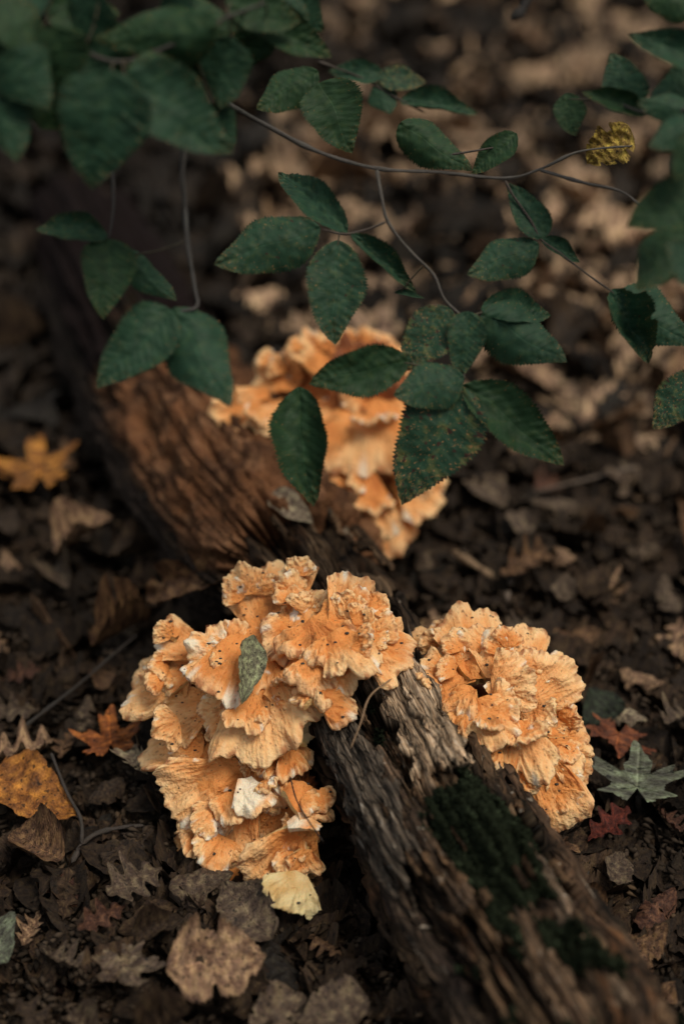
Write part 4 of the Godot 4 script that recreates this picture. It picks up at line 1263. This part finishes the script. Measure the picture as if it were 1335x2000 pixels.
	# crumbs of bark, soil and leaf
	var cr := SurfaceTool.new()
	cr.begin(Mesh.PRIMITIVE_TRIANGLES)
	for i in 9:
		var c4 := Vector3(rng.randf_range(-1, 1), rng.randf_range(0, 0.3), rng.randf_range(-1, 1)) * 0.02
		var r4 := rng.randf_range(0.0008, 0.003)
		var vs: Array[Vector3] = []
		for k in 6:
			vs.append(c4 + [Vector3.UP * 0.5, Vector3.RIGHT * 1.8, Vector3.BACK * 0.7, Vector3.LEFT * 1.5, Vector3.FORWARD, Vector3.DOWN * 0.4][k] * r4 * rng.randf_range(0.5, 1.6))
		for tri in [[0, 2, 1], [0, 3, 2], [0, 4, 3], [0, 1, 4], [5, 1, 2], [5, 2, 3], [5, 3, 4], [5, 4, 1]]:
			for v in tri:
				cr.set_color(Color.WHITE)
				cr.add_vertex(vs[v])
	cr.generate_normals()
	xs = []
	cs = []
	while xs.size() < 5000:
		var z5 := -lerpf(0.4, 2.6, pow(rng.randf(), 1.4))
		var x5 := rng.randf_range(-1.0, 1.0) * (0.12 + absf(z5) * 0.3)
		xs.append(Transform3D(Basis(Vector3.UP, rng.randf() * TAU), Vector3(x5, ground_h(x5, z5) + rng.randf_range(0.0, 0.016), z5)))
		var g5 := rng.randf_range(0.4, 1.6)
		cs.append(Color(0.04, 0.029, 0.021) * g5 if rng.randf() < 0.96 else Color(0.12, 0.08, 0.05) * g5)
	var v2 := many(self, "soil_crumbs", cr.commit(), mats.crumb, xs, cs)
	tag(v2, "dark crumbs of soil, bark and leaf between the fallen leaves", "soil crumbs")

# ---------------------------------------------------------------- the scene
func _ready() -> void:
	var cam := Camera3D.new()
	cam.name = "camera"
	cam.position = eye
	cam.rotation_degrees = Vector3(-36.0, 0, 0)
	cam.near = 0.02
	cam.far = 60.0
	add_child(cam)
	var lens := CameraAttributesPhysical.new()
	lens.frustum_focal_length = 33.0
	lens.frustum_focus_distance = 1.045
	lens.exposure_aperture = 1.32
	lens.frustum_near = 0.02
	lens.frustum_far = 60.0
	cam.attributes = lens
	cam.current = true
	look = cam.basis
	focal_px = 1000.0 / tan(deg_to_rad(cam.fov) * 0.5)
	var env := Environment.new()
	env.background_mode = Environment.BG_SKY
	var sky := ProceduralSkyMaterial.new()
	sky.sky_top_color = Color(0.93, 0.95, 0.96)
	sky.sky_horizon_color = Color(0.36, 0.37, 0.36)
	sky.sky_energy_multiplier = 0.63
	sky.sky_curve = 0.25
	sky.ground_horizon_color = Color(0.2, 0.17, 0.14)
	sky.ground_bottom_color = Color(0.12, 0.09, 0.07)
	env.sky = Sky.new()
	env.sky.sky_material = sky
	env.tonemap_mode = Environment.TONE_MAPPER_LINEAR
	env.tonemap_exposure = 1.6
	env.sdfgi_enabled = true
	env.ssao_enabled = true
	env.ssil_enabled = true
	var we := WorldEnvironment.new()
	we.name = "environment"
	we.environment = env
	add_child(we)
	var sun := DirectionalLight3D.new()
	sun.name = "sun"
	sun.light_color = Color(1.0, 0.95, 0.87)
	sun.light_energy = 0.5
	sun.light_angular_distance = 24.0
	sun.shadow_enabled = true
	sun.rotation_degrees = Vector3(-64, 62, 0)
	add_child(sun)
	fb.noise_type = FastNoiseLite.TYPE_SIMPLEX_SMOOTH
	fb.frequency = 1.0
	fb.fractal_octaves = 4
	fb.seed = 11
	ns.noise_type = FastNoiseLite.TYPE_SIMPLEX_SMOOTH
	ns.frequency = 1.0
	ns.fractal_type = FastNoiseLite.FRACTAL_NONE
	ns.seed = 4
	make_materials()
	for q in [[1180, 2200, 0.068], [1040, 1950, 0.068], [885, 1700, 0.068], [770, 1480, 0.068], [628, 1200, 0.068], [470, 1010, 0.068], [375, 850, 0.066], [275, 700, 0.05], [150, 450, -0.03]]:
		log_curve.append(spot(q[0], q[1], q[2]))
	make_ground()
	make_log()
	make_fungi()
	make_leaves()
	make_litter()
